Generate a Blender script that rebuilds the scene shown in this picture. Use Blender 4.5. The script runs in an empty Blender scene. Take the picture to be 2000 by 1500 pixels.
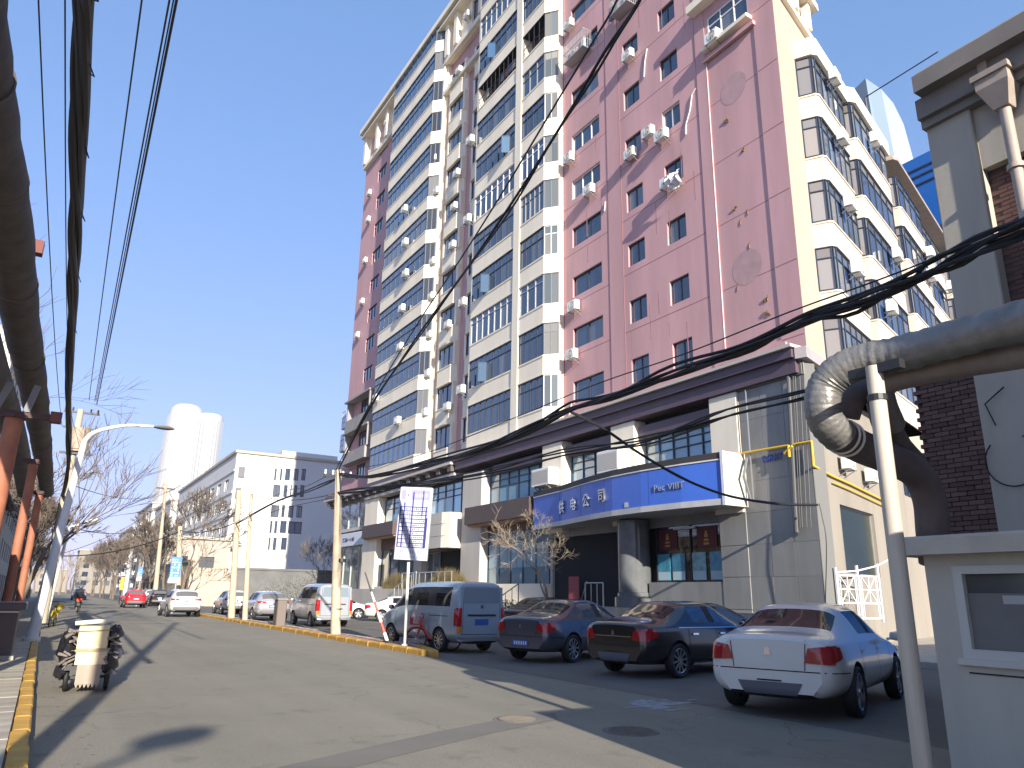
import bpy, bmesh, math, random
from mathutils import Vector, Matrix
from mathutils.bvhtree import BVHTree
R = math.radians
S = bpy.context.scene
C = S.collection
rnd = random.Random(7)

# ------------------------------------------------------------------ camera
CAMH = 1.57
CX, CY, FPX = 1000.0, 750.0, 1447.0
def _cv(px, py):
    return Vector((px-CX, CY-py, FPX)).normalized()
_Y = _cv(84, 1149)                       # the street runs along +Y
_U = _cv(1085, -4300); _U = (_U-_Y*_U.dot(_Y)).normalized()
_X = _U.cross(_Y)
if _X[0] < 0: _X = -_X
MW = Matrix((_X, _Y, _U))                # camera (right, up, forward) -> world
O = Vector((0, 0, CAMH))
cam_d = bpy.data.cameras.new('camera'); cam = bpy.data.objects.new('camera', cam_d); C.objects.link(cam)
cam_d.sensor_width = 36; cam_d.lens = 36*FPX/2000; cam_d.clip_end = 3000; cam_d.clip_start = .05
r_, u_, f_ = MW@Vector((1,0,0)), MW@Vector((0,1,0)), MW@Vector((0,0,1))
cam.matrix_world = Matrix(((r_.x,u_.x,-f_.x,O.x),(r_.y,u_.y,-f_.y,O.y),(r_.z,u_.z,-f_.z,O.z),(0,0,0,1)))
S.camera = cam

# ------------------------------------------------------------------ light
SUN_AZ, SUN_EL = 190.0, 19.0             # bearing from +Y clockwise
w = bpy.data.worlds.new('World'); S.world = w; w.use_nodes = True
nt = w.node_tree; nt.nodes.clear()
sky = nt.nodes.new('ShaderNodeTexSky'); sky.sky_type = 'NISHITA'; sky.sun_disc = False
sky.sun_elevation = R(SUN_EL); sky.sun_rotation = R(SUN_AZ); sky.air_density = 1.0; sky.dust_density = 0.3; sky.ozone_density = 2.0
bg = nt.nodes.new('ShaderNodeBackground'); bg.inputs[1].default_value = 0.15
ow = nt.nodes.new('ShaderNodeOutputWorld'); sp = nt.nodes.new('ShaderNodeSeparateColor'); cb = nt.nodes.new('ShaderNodeCombineColor'); nt.links.new(sky.outputs[0], sp.inputs[0])
for i_, (g_, k_) in enumerate(((.67, .66), (.48, .94), (.50, 1.42))):     # soften the sky's own contrast, channel by channel
    pw = nt.nodes.new('ShaderNodeMath'); pw.operation = 'POWER'; pw.inputs[1].default_value = g_; nt.links.new(sp.outputs[i_], pw.inputs[0])
    ml = nt.nodes.new('ShaderNodeMath'); ml.operation = 'MULTIPLY'; ml.inputs[1].default_value = k_; nt.links.new(pw.outputs[0], ml.inputs[0]); nt.links.new(ml.outputs[0], cb.inputs[i_])
nt.links.new(cb.outputs[0], bg.inputs[0]); nt.links.new(bg.outputs[0], ow.inputs[0])
sd = bpy.data.lights.new('sun', 'SUN'); sd.energy = 4.6; sd.angle = R(.53); sd.color = (1, .93, .82)
sun = bpy.data.objects.new('sun', sd); C.objects.link(sun)
_az, _el = R(SUN_AZ), R(SUN_EL)
SUNV = Vector((math.sin(_az)*math.cos(_el), math.cos(_az)*math.cos(_el), math.sin(_el)))
sun.rotation_euler = SUNV.to_track_quat('Z', 'Y').to_euler()
S.view_settings.view_transform = 'Standard'; S.view_settings.look = 'None'
S.view_settings.exposure = 1.22; S.view_settings.gamma = 1

# ------------------------------------------------------------------ helpers
def ray(px, py): return MW@_cv(px, py)
def P(px, py, X=None, Y=None, Z=None, d=None):
    """a point of the place, seen in that direction, on the plane x=X, y=Y, z=Z or at a horizontal distance d"""
    r = ray(px, py)
    if X is not None: t = X/r.x
    elif Y is not None: t = Y/r.y
    elif Z is not None: t = (Z-CAMH)/r.z
    else: t = d/math.hypot(r.x, r.y)
    return O+r*t

_mats = {}
def mat(name, col, rough=.7, metal=0, var=.0, vs=3.0, bump=0, bs=30, spec=.5, objvar=0, trans=0, coat=0, emit=None, es=1, streak=0, ior=1.5):
    if name in _mats: return _mats[name]
    m = bpy.data.materials.new(name); m.use_nodes = True; n = m.node_tree; b = n.nodes['Principled BSDF']
    b.inputs['Base Color'].default_value = (*col, 1); b.inputs['Roughness'].default_value = rough
    b.inputs['Metallic'].default_value = metal; b.inputs['Specular IOR Level'].default_value = spec; b.inputs['IOR'].default_value = ior
    if trans: b.inputs['Transmission Weight'].default_value = trans
    if coat: b.inputs['Coat Weight'].default_value = coat; b.inputs['Coat Roughness'].default_value = .06
    if emit: b.inputs['Emission Color'].default_value = (*emit, 1); b.inputs['Emission Strength'].default_value = es
    src = None
    if var or bump or streak:
        tc = n.nodes.new('ShaderNodeTexCoord')
    if var or streak:
        nz = n.nodes.new('ShaderNodeTexNoise'); nz.inputs['Scale'].default_value = vs; nz.inputs['Detail'].default_value = 6; nz.inputs['Roughness'].default_value = .62
        if streak:
            mp = n.nodes.new('ShaderNodeMapping'); mp.inputs['Scale'].default_value = (streak, streak, .18)
            n.links.new(tc.outputs['Object'], mp.inputs[0]); n.links.new(mp.outputs[0], nz.inputs['Vector'])
        else: n.links.new(tc.outputs['Object'], nz.inputs['Vector'])
        mr = n.nodes.new('ShaderNodeMapRange'); mr.inputs[1].default_value = .3; mr.inputs[2].default_value = .7
        v = var or .15
        mr.inputs[3].default_value = 1-v; mr.inputs[4].default_value = 1+v
        n.links.new(nz.outputs[0], mr.inputs[0]); src = mr.outputs[0]
    if objvar:
        oi = n.nodes.new('ShaderNodeObjectInfo'); m2 = n.nodes.new('ShaderNodeMapRange'); m2.inputs[3].default_value = 1-objvar; m2.inputs[4].default_value = 1+objvar
        n.links.new(oi.outputs['Random'], m2.inputs[0])
        if src is None: src = m2.outputs[0]
        else:
            mm = n.nodes.new('ShaderNodeMath'); mm.operation = 'MULTIPLY'; n.links.new(src, mm.inputs[0]); n.links.new(m2.outputs[0], mm.inputs[1]); src = mm.outputs[0]
    if src is not None:
        mx = n.nodes.new('ShaderNodeVectorMath'); mx.operation = 'SCALE'; mx.inputs[0].default_value = col
        n.links.new(src, mx.inputs['Scale']); n.links.new(mx.outputs[0], b.inputs['Base Color'])
    if bump:
        nb = n.nodes.new('ShaderNodeTexNoise'); nb.inputs['Scale'].default_value = bs; nb.inputs['Detail'].default_value = 5
        bp = n.nodes.new('ShaderNodeBump'); bp.inputs['Strength'].default_value = bump; bp.inputs['Distance'].default_value = .02
        n.links.new(tc.outputs['Object'], nb.inputs['Vector']); n.links.new(nb.outputs[0], bp.inputs['Height']); n.links.new(bp.outputs[0], b.inputs['Normal'])
    _mats[name] = m
    return m

def glass(name, dark, light=None, share=.3, rough=.04, ior=1.75):
    """window glass seen from outside: dark room or pale curtain behind it (one choice per pane), sky mirrored in it"""
    if name in _mats: return _mats[name]
    m = mat(name, dark, rough, 0, ior=ior)
    n = m.node_tree; b = n.nodes['Principled BSDF']
    b.inputs['Coat Weight'].default_value = .6; b.inputs['Coat Roughness'].default_value = .02; b.inputs['Coat IOR'].default_value = 1.7
    oi = n.nodes.new('ShaderNodeObjectInfo'); rp = n.nodes.new('ShaderNodeValToRGB'); rp.color_ramp.interpolation = 'LINEAR'
    e = rp.color_ramp.elements; e[0].position = 0; e[0].color = (*dark, 1); e[1].position = 1-share; e[1].color = tuple(c*1.8 for c in dark)+(1,)
    if light:
        x = e.new(1-share+.02); x.color = (*light, 1); x = e.new(1.0); x.color = tuple(c*.6 for c in light)+(1,)
    tc = n.nodes.new('ShaderNodeTexCoord'); nz = n.nodes.new('ShaderNodeTexNoise'); nz.inputs['Scale'].default_value = 1.3
    n.links.new(tc.outputs['Object'], nz.inputs['Vector'])
    bp = n.nodes.new('ShaderNodeBump'); bp.inputs['Strength'].default_value = .05; bp.inputs['Distance'].default_value = .1
    n.links.new(nz.outputs[0], bp.inputs['Height']); n.links.new(bp.outputs[0], b.inputs['Coat Normal'])
    n.links.new(oi.outputs['Random'], rp.inputs[0]); n.links.new(rp.outputs[0], b.inputs['Base Color'])
    return m

def worg(o):
    v = Vector((0,0,0))
    while o is not None: v += o.location; o = o.parent
    return v
def tag(o, label=None, cat=None, group=None, kind=None):
    if label: o['label'] = label
    if cat: o['category'] = cat
    if group: o['group'] = group
    if kind: o['kind'] = kind
    return o
def thing(name, label, cat, loc=(0,0,0), group=None, rz=0):
    o = bpy.data.objects.new(name, None); o.empty_display_size = .2; C.objects.link(o); o.location = loc; o.rotation_euler = (0,0,rz)
    return tag(o, label, cat, group)

FAC = Matrix(((0,-1,0,22),(1,0,0,0),(0,0,1,0),(0,0,0,1)))          # (u, out, z) on the street facade x = 22
def frame(px, py, az):                                             # (u, out, z) on a wall that runs towards bearing az, outside on its right
    a = R(az); return Matrix(((math.sin(a), math.cos(a), 0, px), (math.cos(a), -math.sin(a), 0, py), (0,0,1,0), (0,0,0,1)))

class MB:
    def __init__(s, T=None): s.v=[]; s.f=[]; s.mi=[]; s.T=T; s.k=0
    def mark(s, k): s.k=k; return s
    def add(s, vs, fs):
        n=len(s.v)
        if s.T is not None: s.v += [s.T@Vector(a) for a in vs]
        else: s.v += [Vector(a) for a in vs]
        s.f += [tuple(i+n for i in f) for f in fs]; s.mi += [s.k]*len(fs); return s
    def box(s, x0,y0,z0,x1,y1,z1):
        return s.add([(x0,y0,z0),(x1,y0,z0),(x1,y1,z0),(x0,y1,z0),(x0,y0,z1),(x1,y0,z1),(x1,y1,z1),(x0,y1,z1)],
              [(0,3,2,1),(4,5,6,7),(0,1,5,4),(1,2,6,5),(2,3,7,6),(3,0,4,7)])
    def bbox(s, x0,y0,z0,x1,y1,z1,b=.02):
        """box with chamfered upright and top edges"""
        a=[(x0+b,y0),(x1-b,y0),(x1,y0+b),(x1,y1-b),(x1-b,y1),(x0+b,y1),(x0,y1-b),(x0,y0+b)]
        cx,cy=(x0+x1)/2,(y0+y1)/2
        t=[(x+(b if x<cx else -b), y+(b if y<cy else -b)) for x,y in a]
        vs=[(x,y,z0) for x,y in a]+[(x,y,z1-b) for x,y in a]+[(x,y,z1) for x,y in t]
        fs=[tuple(range(7,-1,-1)),tuple(range(16,24))]
        for r in (0,8):
            for i in range(8): fs.append((r+i,r+(i+1)%8,r+8+(i+1)%8,r+8+i))
        return s.add(vs,fs)
    def prism(s, poly, z0, z1, cap=True):
        n=len(poly); vs=[(p[0],p[1],z0) for p in poly]+[(p[0],p[1],z1) for p in poly]
        fs=[(i,(i+1)%n,n+(i+1)%n,n+i) for i in range(n)]
        if cap: fs += [tuple(range(n-1,-1,-1)), tuple(range(n,2*n))]
        return s.add(vs,fs)
    def quad(s,a,b,c,d): return s.add([a,b,c,d],[(0,1,2,3)])
    def tube(s, pts, r, n=8, cap=True):
        pts=[Vector(p) for p in pts]; L=len(pts)
        rr = r if isinstance(r,(list,tuple)) else [r]*L
        vs=[]; prev=None
        for i,p in enumerate(pts):
            d=(pts[min(i+1,L-1)]-pts[max(i-1,0)])
            if d.length<1e-9: d=Vector((0,0,1))
            d.normalize()
            if prev is None:
                a=Vector((0,0,1)) if abs(d.z)<.9 else Vector((1,0,0))
                u=d.cross(a).normalized()
            else:
                u=(prev-d*prev.dot(d))
                if u.length<1e-6: u=d.orthogonal()
                u.normalize()
            prev=u; v=d.cross(u)
            for k in range(n):
                t=2*math.pi*k/n; vs.append(p+(u*math.cos(t)+v*math.sin(t))*rr[i])
        fs=[]
        for i in range(L-1):
            for k in range(n): fs.append((i*n+k,i*n+(k+1)%n,(i+1)*n+(k+1)%n,(i+1)*n+k))
        if cap: fs += [tuple(range(n-1,-1,-1)), tuple((L-1)*n+k for k in range(n))]
        return s.add(vs,fs)
    def bar(s,a,b,w,h=None):
        """straight square bar"""
        h=h or w; a=Vector(a); b=Vector(b); d=(b-a).normalized(); q=Vector((0,0,1)) if abs(d.z)<.95 else Vector((0,1,0))
        u=d.cross(q).normalized()*w/2; v=u.cross(d).normalized()*h/2
        vs=[a-u-v,a+u-v,a+u+v,a-u+v,b-u-v,b+u-v,b+u+v,b-u+v]
        return s.add(vs,[(0,3,2,1),(4,5,6,7),(0,1,5,4),(1,2,6,5),(2,3,7,6),(3,0,4,7)])
    def disc(s,c,ax,r,n=16,th=.01,r0=0):
        c=Vector(c); ax=Vector(ax).normalized(); return s.tube([c,c+ax*th],r,n)
    def ring(s,c,ax,R_,r,n=24,m=6,arc=2*math.pi):
        c=Vector(c); ax=Vector(ax).normalized(); u=ax.orthogonal().normalized(); v=ax.cross(u)
        pts=[c+(u*math.cos(arc*i/n)+v*math.sin(arc*i/n))*R_ for i in range(n+1)]
        return s.tube(pts,r,m,cap=False)
    def lathe(s,c,prof,n=16):
        """prof: (radius, z) pairs round an upright axis at c"""
        vs=[];fs=[]
        for r,z in prof:
            for k in range(n): t=2*math.pi*k/n; vs.append((c[0]+r*math.cos(t),c[1]+r*math.sin(t),c[2]+z))
        L=len(prof)
        for i in range(L-1):
            for k in range(n): fs.append((i*n+k,i*n+(k+1)%n,(i+1)*n+(k+1)%n,(i+1)*n+k))
        fs += [tuple(range(n-1,-1,-1)), tuple((L-1)*n+k for k in range(n))]
        return s.add(vs,fs)
    def build(s, name, mats, parent=None, smooth=False, org=None, label=None, ang=40):
        me=bpy.data.meshes.new(name)
        if org is None: org = worg(parent) if parent is not None else Vector((0,0,0))
        org=Vector(org)
        me.from_pydata([v-org for v in s.v],[],s.f)
        if not isinstance(mats,(list,tuple)): mats=[mats]
        for m in mats: me.materials.append(m)
        if len(mats)>1: me.polygons.foreach_set('material_index', s.mi)
        if smooth:
            me.polygons.foreach_set('use_smooth',[True]*len(me.polygons))
            try: me.set_sharp_from_angle(angle=R(ang))
            except Exception: pass
        me.update()
        o=bpy.data.objects.new(name,me); C.objects.link(o)
        if parent is not None: o.parent=parent
        else: o.location=org
        if label: o['label']=label
        return o

def link(name, me, parent=None, M=None):
    """another object on the same mesh, M a world matrix of location, scale and turn"""
    o=bpy.data.objects.new(name,me); C.objects.link(o)
    if M is not None:
        if parent is not None: M = Matrix.Translation(-worg(parent))@M
        l,q,sc=M.decompose(); o.location=l; o.rotation_mode='QUATERNION'; o.rotation_quaternion=q; o.scale=sc
    if parent is not None: o.parent=parent
    return o
def copytree(o, parent=None):
    c=o.copy(); C.objects.link(c)
    if parent is not None: c.parent=parent
    for k in ('label','category','group'):
        pass
    for ch in list(o.children): copytree(ch, c)
    return c
_ql={}
def unitquad(m):
    if m.name in _ql: return _ql[m.name]
    me=bpy.data.meshes.new('pane'); me.from_pydata([(0,0,0),(1,0,0),(1,0,1),(0,0,1)],[],[(0,1,2,3)]); me.materials.append(m); me.update()
    _ql[m.name]=me; return me
def pane(T, u0, u1, z0, z1, w_, m, parent, name='pane'):
    M = T@Matrix.Translation((u0, w_, z0))@Matrix.Diagonal((u1-u0,1,z1-z0,1))
    # keep a proper rotation when the frame is left handed
    if T.to_3x3().determinant()<0:
        M = T@Matrix.Translation((u1, w_, z0))@Matrix.Diagonal((-(u1-u0),1,z1-z0,1))
    return link(name, unitquad(m), parent, M)
def cuts(a,b,n): return [a+(b-a)*i/n for i in range(n+1)]
def wall(mb, u0,u1,z0,z1, w_, holes=(), depth=.2):
    us=sorted({u0,u1,*[h[0] for h in holes],*[h[1] for h in holes]}); zs=sorted({z0,z1,*[h[2] for h in holes],*[h[3] for h in holes]})
    us=[u for u in us if u0-1e-6<=u<=u1+1e-6]; zs=[z for z in zs if z0-1e-6<=z<=z1+1e-6]
    for i in range(len(us)-1):
        j=0
        while j<len(zs)-1:
            def hole(jj):
                cu,cz=(us[i]+us[i+1])/2,(zs[jj]+zs[jj+1])/2
                return any(h[0]<cu<h[1] and h[2]<cz<h[3] for h in holes)
            if hole(j): j+=1; continue
            k=j
            while k+1<len(zs)-1 and not hole(k+1): k+=1
            mb.quad((us[i],w_,zs[j]),(us[i+1],w_,zs[j]),(us[i+1],w_,zs[k+1]),(us[i],w_,zs[k+1])); j=k+1
    for a,b,c,d in [h[:4] for h in holes]:
        y=w_-depth
        mb.quad((a,w_,c),(b,w_,c),(b,y,c),(a,y,c)); mb.quad((a,w_,d),(a,y,d),(b,y,d),(b,w_,d))
        mb.quad((a,w_,c),(a,y,c),(a,y,d),(a,w_,d)); mb.quad((b,w_,c),(b,w_,d),(b,y,d),(b,y,c))
def window(T, parent, u0,u1,z0,z1,w_, cols, fm, gm, transom=None, fw=.045, single=False, name='window', label=None, dep=.05, vis=True):
    """frame with mullions (one part), each pane a sub-part; transom = height fraction of the upper row"""
    mb=MB(T); us=cuts(u0,u1,cols); f=fw
    mb.box(u0,w_-.02,z0,u1,w_+dep,z0+f); mb.box(u0,w_-.02,z1-f,u1,w_+dep,z1)
    for i,u in enumerate(us):
        a=u-f/2; b=u+f/2
        if i==0: a,b=u,u+f
        if i==cols: a,b=u-f,u
        mb.box(a,w_-.015,z0+f,b,w_+dep-.005,z1-f)
    zt=None
    if transom: zt=z0+(z1-z0)*transom; mb.box(u0+f,w_-.01,zt-f/2,u1-f,w_+dep-.01,zt+f/2)
    fr=mb.build(name,fm,parent,label=label)
    if single: pane(T,u0+.01,u1-.01,z0+.01,z1-.01,w_,gm,fr)
    else:
        for i in range(cols):
            if zt:
                pane(T,us[i],us[i+1],z0,zt,w_+rnd.uniform(-.006,.006),gm,fr); 
            else: pane(T,us[i],us[i+1],z0,z1,w_+rnd.uniform(-.006,.006),gm,fr)
        if zt: pane(T,u0+.01,u1-.01,zt,z1-.01,w_,gm,fr)
    return fr
def sag(a,b,s,n=16):
    a=Vector(a); b=Vector(b); return [a.lerp(b,i/n)-Vector((0,0,s*4*(i/n)*(1-i/n))) for i in range(n+1)]
def textmesh(body, size, extr, m, name='lettering', space=1.0, bold=0):
    cu=bpy.data.curves.new(name,'FONT'); cu.body=body; cu.size=size; cu.extrude=extr; cu.align_x='CENTER'; cu.align_y='CENTER'; cu.space_character=space; cu.offset=bold
    cu.resolution_u=2
    to=bpy.data.objects.new(name,cu); C.objects.link(to); bpy.context.view_layer.update()
    me=bpy.data.meshes.new_from_object(to.evaluated_get(bpy.context.evaluated_depsgraph_get()))
    bpy.data.objects.remove(to); me.materials.clear(); me.materials.append(m); me.name=name
    return me

# ------------------------------------------------------------------ materials
M_asph = mat('asphalt', (.222,.200,.152), .88, var=.09, vs=.35, bump=.5, bs=70)
def _asphalt(m):
    n = m.node_tree; b = n.nodes['Principled BSDF']; old = b.inputs['Base Color'].links[0].from_socket
    tc = n.nodes.new('ShaderNodeTexCoord')
    def noise(scale, det, lo, hi, a, c, stretch=None):
        z = n.nodes.new('ShaderNodeTexNoise'); z.inputs['Scale'].default_value = scale; z.inputs['Detail'].default_value = det
        if stretch:
            mp = n.nodes.new('ShaderNodeMapping'); mp.inputs['Scale'].default_value = stretch; n.links.new(tc.outputs['Object'], mp.inputs[0]); n.links.new(mp.outputs[0], z.inputs['Vector'])
        else: n.links.new(tc.outputs['Object'], z.inputs['Vector'])
        r = n.nodes.new('ShaderNodeMapRange'); r.inputs[1].default_value = lo; r.inputs[2].default_value = hi; r.inputs[3].default_value = a; r.inputs[4].default_value = c
        n.links.new(z.outputs[0], r.inputs[0]); return r.outputs[0]
    fac = [noise(55, 3, .3, .7, .84, 1.16), noise(1.0, 4, .35, .65, .93, 1.06, (1.3, .06, 1)), noise(1.7, 8, .60, .70, 1.0, .80)]
    v = n.nodes.new('ShaderNodeTexVoronoi'); v.feature = 'DISTANCE_TO_EDGE'; v.inputs['Scale'].default_value = .42; v.inputs['Randomness'].default_value = 1
    wz = n.nodes.new('ShaderNodeTexNoise'); wz.inputs['Scale'].default_value = 1.2; wz.inputs['Detail'].default_value = 6; n.links.new(tc.outputs['Object'], wz.inputs['Vector'])
    mxv = n.nodes.new('ShaderNodeVectorMath'); mxv.operation = 'MULTIPLY_ADD'; mxv.inputs[1].default_value = (.9, .9, .9); n.links.new(wz.outputs['Color'], mxv.inputs[0]); n.links.new(tc.outputs['Object'], mxv.inputs[2]); n.links.new(mxv.outputs[0], v.inputs['Vector'])
    cr = n.nodes.new('ShaderNodeMapRange'); cr.inputs[1].default_value = .0; cr.inputs[2].default_value = .008; cr.inputs[3].default_value = .62; cr.inputs[4].default_value = 1.0; n.links.new(v.outputs['Distance'], cr.inputs[0])
    mk = noise(.25, 2, .48, .56, 0, 1)
    mm = n.nodes.new('ShaderNodeMix'); mm.inputs[2].default_value = 1.0; n.links.new(mk, mm.inputs[0]); n.links.new(cr.outputs[0], mm.inputs[3])
    fac.append(mm.outputs[0]); cur = old
    for f in fac:
        s_ = n.nodes.new('ShaderNodeVectorMath'); s_.operation = 'SCALE'; n.links.new(cur, s_.inputs[0]); n.links.new(f, s_.inputs['Scale']); cur = s_.outputs[0]
    n.links.new(cur, b.inputs['Base Color'])
_asphalt(M_asph)
M_asph2 = mat('asphalt_patch', (.16,.145,.122), .9, var=.12, vs=.8, bump=.4, bs=50)
M_pink = mat('pink_paint', (.52,.305,.305), .85, var=.13, vs=.5, bump=.06, bs=8, streak=1.2)
M_pinkd = mat('pink_joint', (.27,.13,.135), .9)
M_cream = mat('cream_paint', (.80,.72,.57), .8, var=.08, vs=.6, streak=1.5)
M_cream2 = mat('cream_wall', (.42,.35,.26), .85, var=.08, vs=.6, streak=1.2)
M_beige = mat('beige_panel', (.50,.46,.40), .75, var=.08, vs=.5, streak=1.5)
M_purple = mat('purple_fascia', (.10,.068,.088), .5, var=.12, vs=1.5)
M_brownf = mat('brown_fascia', (.085,.06,.052), .5, var=.1, vs=1.5)
M_alu = mat('window_frame', (.035,.045,.07), .45, .3)
M_white = mat('white_frame', (.75,.76,.78), .5)
M_whitep = mat('white_plastic', (.72,.71,.67), .5, var=.05, vs=2, objvar=.08)
M_dark = mat('dark_metal', (.02,.02,.022), .5)
M_black = mat('black_rubber', (.012,.012,.013), .65)
M_grey = mat('grey_metal', (.28,.29,.30), .45, .5)
M_galv = mat('galvanised_steel', (.5,.5,.48), .4, .6, var=.1, vs=4)
M_conc = mat('concrete', (.40,.355,.29), .9, var=.14, vs=2.5, bump=.2, bs=20)
M_gl = glass('window_glass', (.018,.028,.045), (.13,.14,.15), .28)
M_glb = glass('blue_glass', (.03,.065,.12), (.09,.15,.22), .4)
M_glp = glass('shop_glass', (.03,.06,.085), (.10,.16,.20), .3)
M_room = mat('room_dark', (.015,.015,.018), .9)
M_stone = mat('grey_stone', (.235,.23,.215), .45, var=.22, vs=1.0, objvar=.05, streak=.8)
M_yel = mat('yellow_paint', (.48,.27,.045), .7, var=.25, vs=3, bump=.15)
M_gas = mat('yellow_gas_pipe', (.68,.43,.03), .5)
M_wire = mat('black_cable', (.008,.008,.01), .55)
# ------------------------------------------------------------------ ground and road
g=MB(); g.quad((-900,-300,0),(900,-300,0),(900,1500,0),(-900,1500,0)); M_asph3=mat('asphalt_shade_toned',(.138,.125,.107),.9,var=.12,vs=.3,bump=.5,bs=60); _asphalt(M_asph3); tag(g.build('ground',M_asph3),kind='structure')  # ground colour set darker than the road to deepen the shade over the bays
g=MB(); g.quad((.1,-60,.004),(8.9,-60,.004),(8.9,420,.004),(.1,420,.004)); tag(g.build('road',M_asph),kind='structure')
g=MB()
a=[P(540,1499,Z=.008),P(830,1434,Z=.008),P(1010,1398,Z=.008),P(1085,1392,Z=.008),P(1090,1405,Z=.008),P(960,1432,Z=.008),P(760,1480,Z=.008),P(690,1499,Z=.008)]
g.add([tuple(v) for v in a],[(0,1,6,7),(1,2,5,6),(2,3,4,5)])
g.quad((.6,41.2,.008),(8.8,41.6,.008),(8.8,41.9,.008),(.6,41.5,.008))
tag(g.build('road_patch',M_asph2),kind='structure')
# manholes
def manhole(px,py,r,lab):
    p=P(px,py,Z=.006); t=thing('manhole_cover',lab,'manhole cover',(p.x,p.y,.004),'manhole covers in the road')
    m=MB(); m.tube([(p.x,p.y,.004),(p.x,p.y,.010)],r+.05,28); m.build('rim',mat('rim_concrete',(.16,.145,.125),.95,var=.25,vs=6),t)
    m=MB(); m.tube([(p.x,p.y,.008),(p.x,p.y,.017)],r,28)
    for i in range(-4,5):
        h=math.sqrt(max(0,(r*.9)**2-(i*r*.2)**2)); m.box(p.x-h,p.y+i*r*.2-.012,.017,p.x+h,p.y+i*r*.2+.012,.022)
    m.build('lid',mat('cast_iron',(.16,.14,.115),.75,.2,var=.2,vs=9),t)
manhole(1232,1428,.30,'round iron manhole cover in the road nearest the edge of the parking shade')
manhole(1010,1405,.27,'round dusty manhole cover on the dark road patch, left of the other one')
# pale stain in the parking area
m=MB()
for i in range(26):
    p=P(1238+rnd.random()*115,1366+rnd.random()*22,Z=.006); a=rnd.uniform(0,6.3); r=rnd.uniform(.03,.14)
    m.add([(p.x+r*(1.7 if k%2 else .7)*math.cos(a+k*.9)*1.5,p.y+r*math.sin(a+k*.9)*(1.2 if k%3 else .5),.006+i*.00012) for k in range(7)],[tuple(range(7))])
for i in range(9):
    p=P(1348+rnd.random()*45,1392+rnd.random()*14,Z=.006); a=rnd.uniform(0,6.3); r=rnd.uniform(.02,.06)
    m.add([(p.x+r*math.cos(a+k*1.25),p.y+r*.6*math.sin(a+k*1.25),.0095+i*.00012) for k in range(5)],[tuple(range(5))])
tag(m.build('spilled_powder',mat('pale_powder',(.30,.30,.31),.95,var=.3,vs=14)),kind='stuff',label='pale powdery stain on the shaded asphalt behind the white sedan')
m=MB()
for i in range(170):
    p=Vector(((rnd.uniform(.25,.7) if i%3 else rnd.uniform(.4,8.5)),rnd.uniform(6,34),.006)); a=rnd.uniform(0,6.3); r=rnd.uniform(.01,.035)
    m.add([(p.x+r*math.cos(a+k*1.5),p.y+r*math.sin(a+k*1.5)*rnd.uniform(.4,1),.006+(k%2)*.004) for k in range(4)],[(0,1,2,3)])
tag(m.build('road_litter',mat('dry_leaf',(.17,.12,.075),.9,var=.3,vs=20)),kind='stuff',label='small dry leaves and scraps scattered over the road')

# left pavement with slabs and yellow kerb
g=MB(); g.box(-12,-30,-.2,-.06,420,.085); sw=tag(g.build('pavement',mat('pavement_mortar',(.20,.18,.15),.95)),kind='structure')
sm=MB(); sm.bbox(-.245,-.245,.08,.247,.247,.12,.002); s0=sm.build('paving_slab',mat('paving_slab_stone',(.36,.32,.25),.85,var=.16,vs=3,objvar=.12,bump=.1,bs=25),sw)
s0.location=(-.31,6.25,0); first=True
for j in range(44):
    for i in range(4):
        if i==0 and j==0: continue
        link('paving_slab',s0.data,sw,Matrix.Translation((-.31-i*.5,6.25+j*.5,rnd.uniform(-.003,.004)))@Matrix.Rotation(rnd.uniform(-.006,.006),4,'Z'))
kb=tag(MB().box(-.06,-30,-.2,.1,420,.06).build('kerb',M_conc),kind='structure')
km=MB(); km.bbox(-.05,-.49,.05,.12,.49,.135,.02); k0=km.build('kerb_stone',M_yel,kb); k0.location=(0,7.5,0)
for j in range(1,46):
    link('kerb_stone',k0.data,kb,Matrix.Translation((rnd.uniform(-.008,.008),7.5+j*1.0,rnd.uniform(-.006,.006))))
km=MB(); km.box(-.05,53,.05,.12,400,.13); km.build('far_kerb_run',M_conc,kb)

# traffic island with its yellow kerb
isl=MB()
tip=[(9.05+.0,19.0)]
poly=[(9.02,56),(9.02,19.0),(9.12,18.75),(9.3,19.3),(9.62,20.7),(9.68,21.5),(9.72,56)]
isl.prism([(x,y) for x,y in poly],-.1,.12); il=tag(isl.build('traffic_island',mat('island_top',(.25,.17,.14),.9,var=.2,vs=2,bump=.3,bs=25)),kind='structure')
km=MB(); km.bbox(-.10,-.49,.0,.10,.49,.16,.035); k0=km.build('kerb_stone',M_yel,il); k0.location=(8.99,19.6,0)
for j in range(1,37): link('kerb_stone',k0.data,il,Matrix.Translation((8.99+rnd.uniform(-.01,.01),19.6+j*1.0,rnd.uniform(-.005,.005))))
for (x,y,a,l) in ((9.07,18.8,-14,.5),(9.28,19.3,-14,.75),(9.48,20.1,-14,.85),(9.63,20.9,-8,.8)):
    link('kerb_stone',k0.data,il,Matrix.Translation((x,y,0))@Matrix.Rotation(R(a),4,'Z')@Matrix.Diagonal((1,l,1,1)))
km=MB(); km.bbox(-.05,-.49,.0,.05,.49,.15,.03); k1=km.build('kerb_stone',M_conc,il); k1.location=(9.74,21.6,0)
for j in range(2,37): link('kerb_stone',k1.data,il,Matrix.Translation((9.74,19.8+j*1.0,rnd.uniform(-.005,.005))))
pm=MB(); pm.bbox(-.145,-.095,.11,.145,.095,.128,.005); pb=mat('paving_brick',(.33,.19,.15),.85,objvar=.22); p0=pm.build('paving_brick',pb,il); p0.location=(9.2,21.0,0); p0.scale=(.66,1,1)
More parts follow.
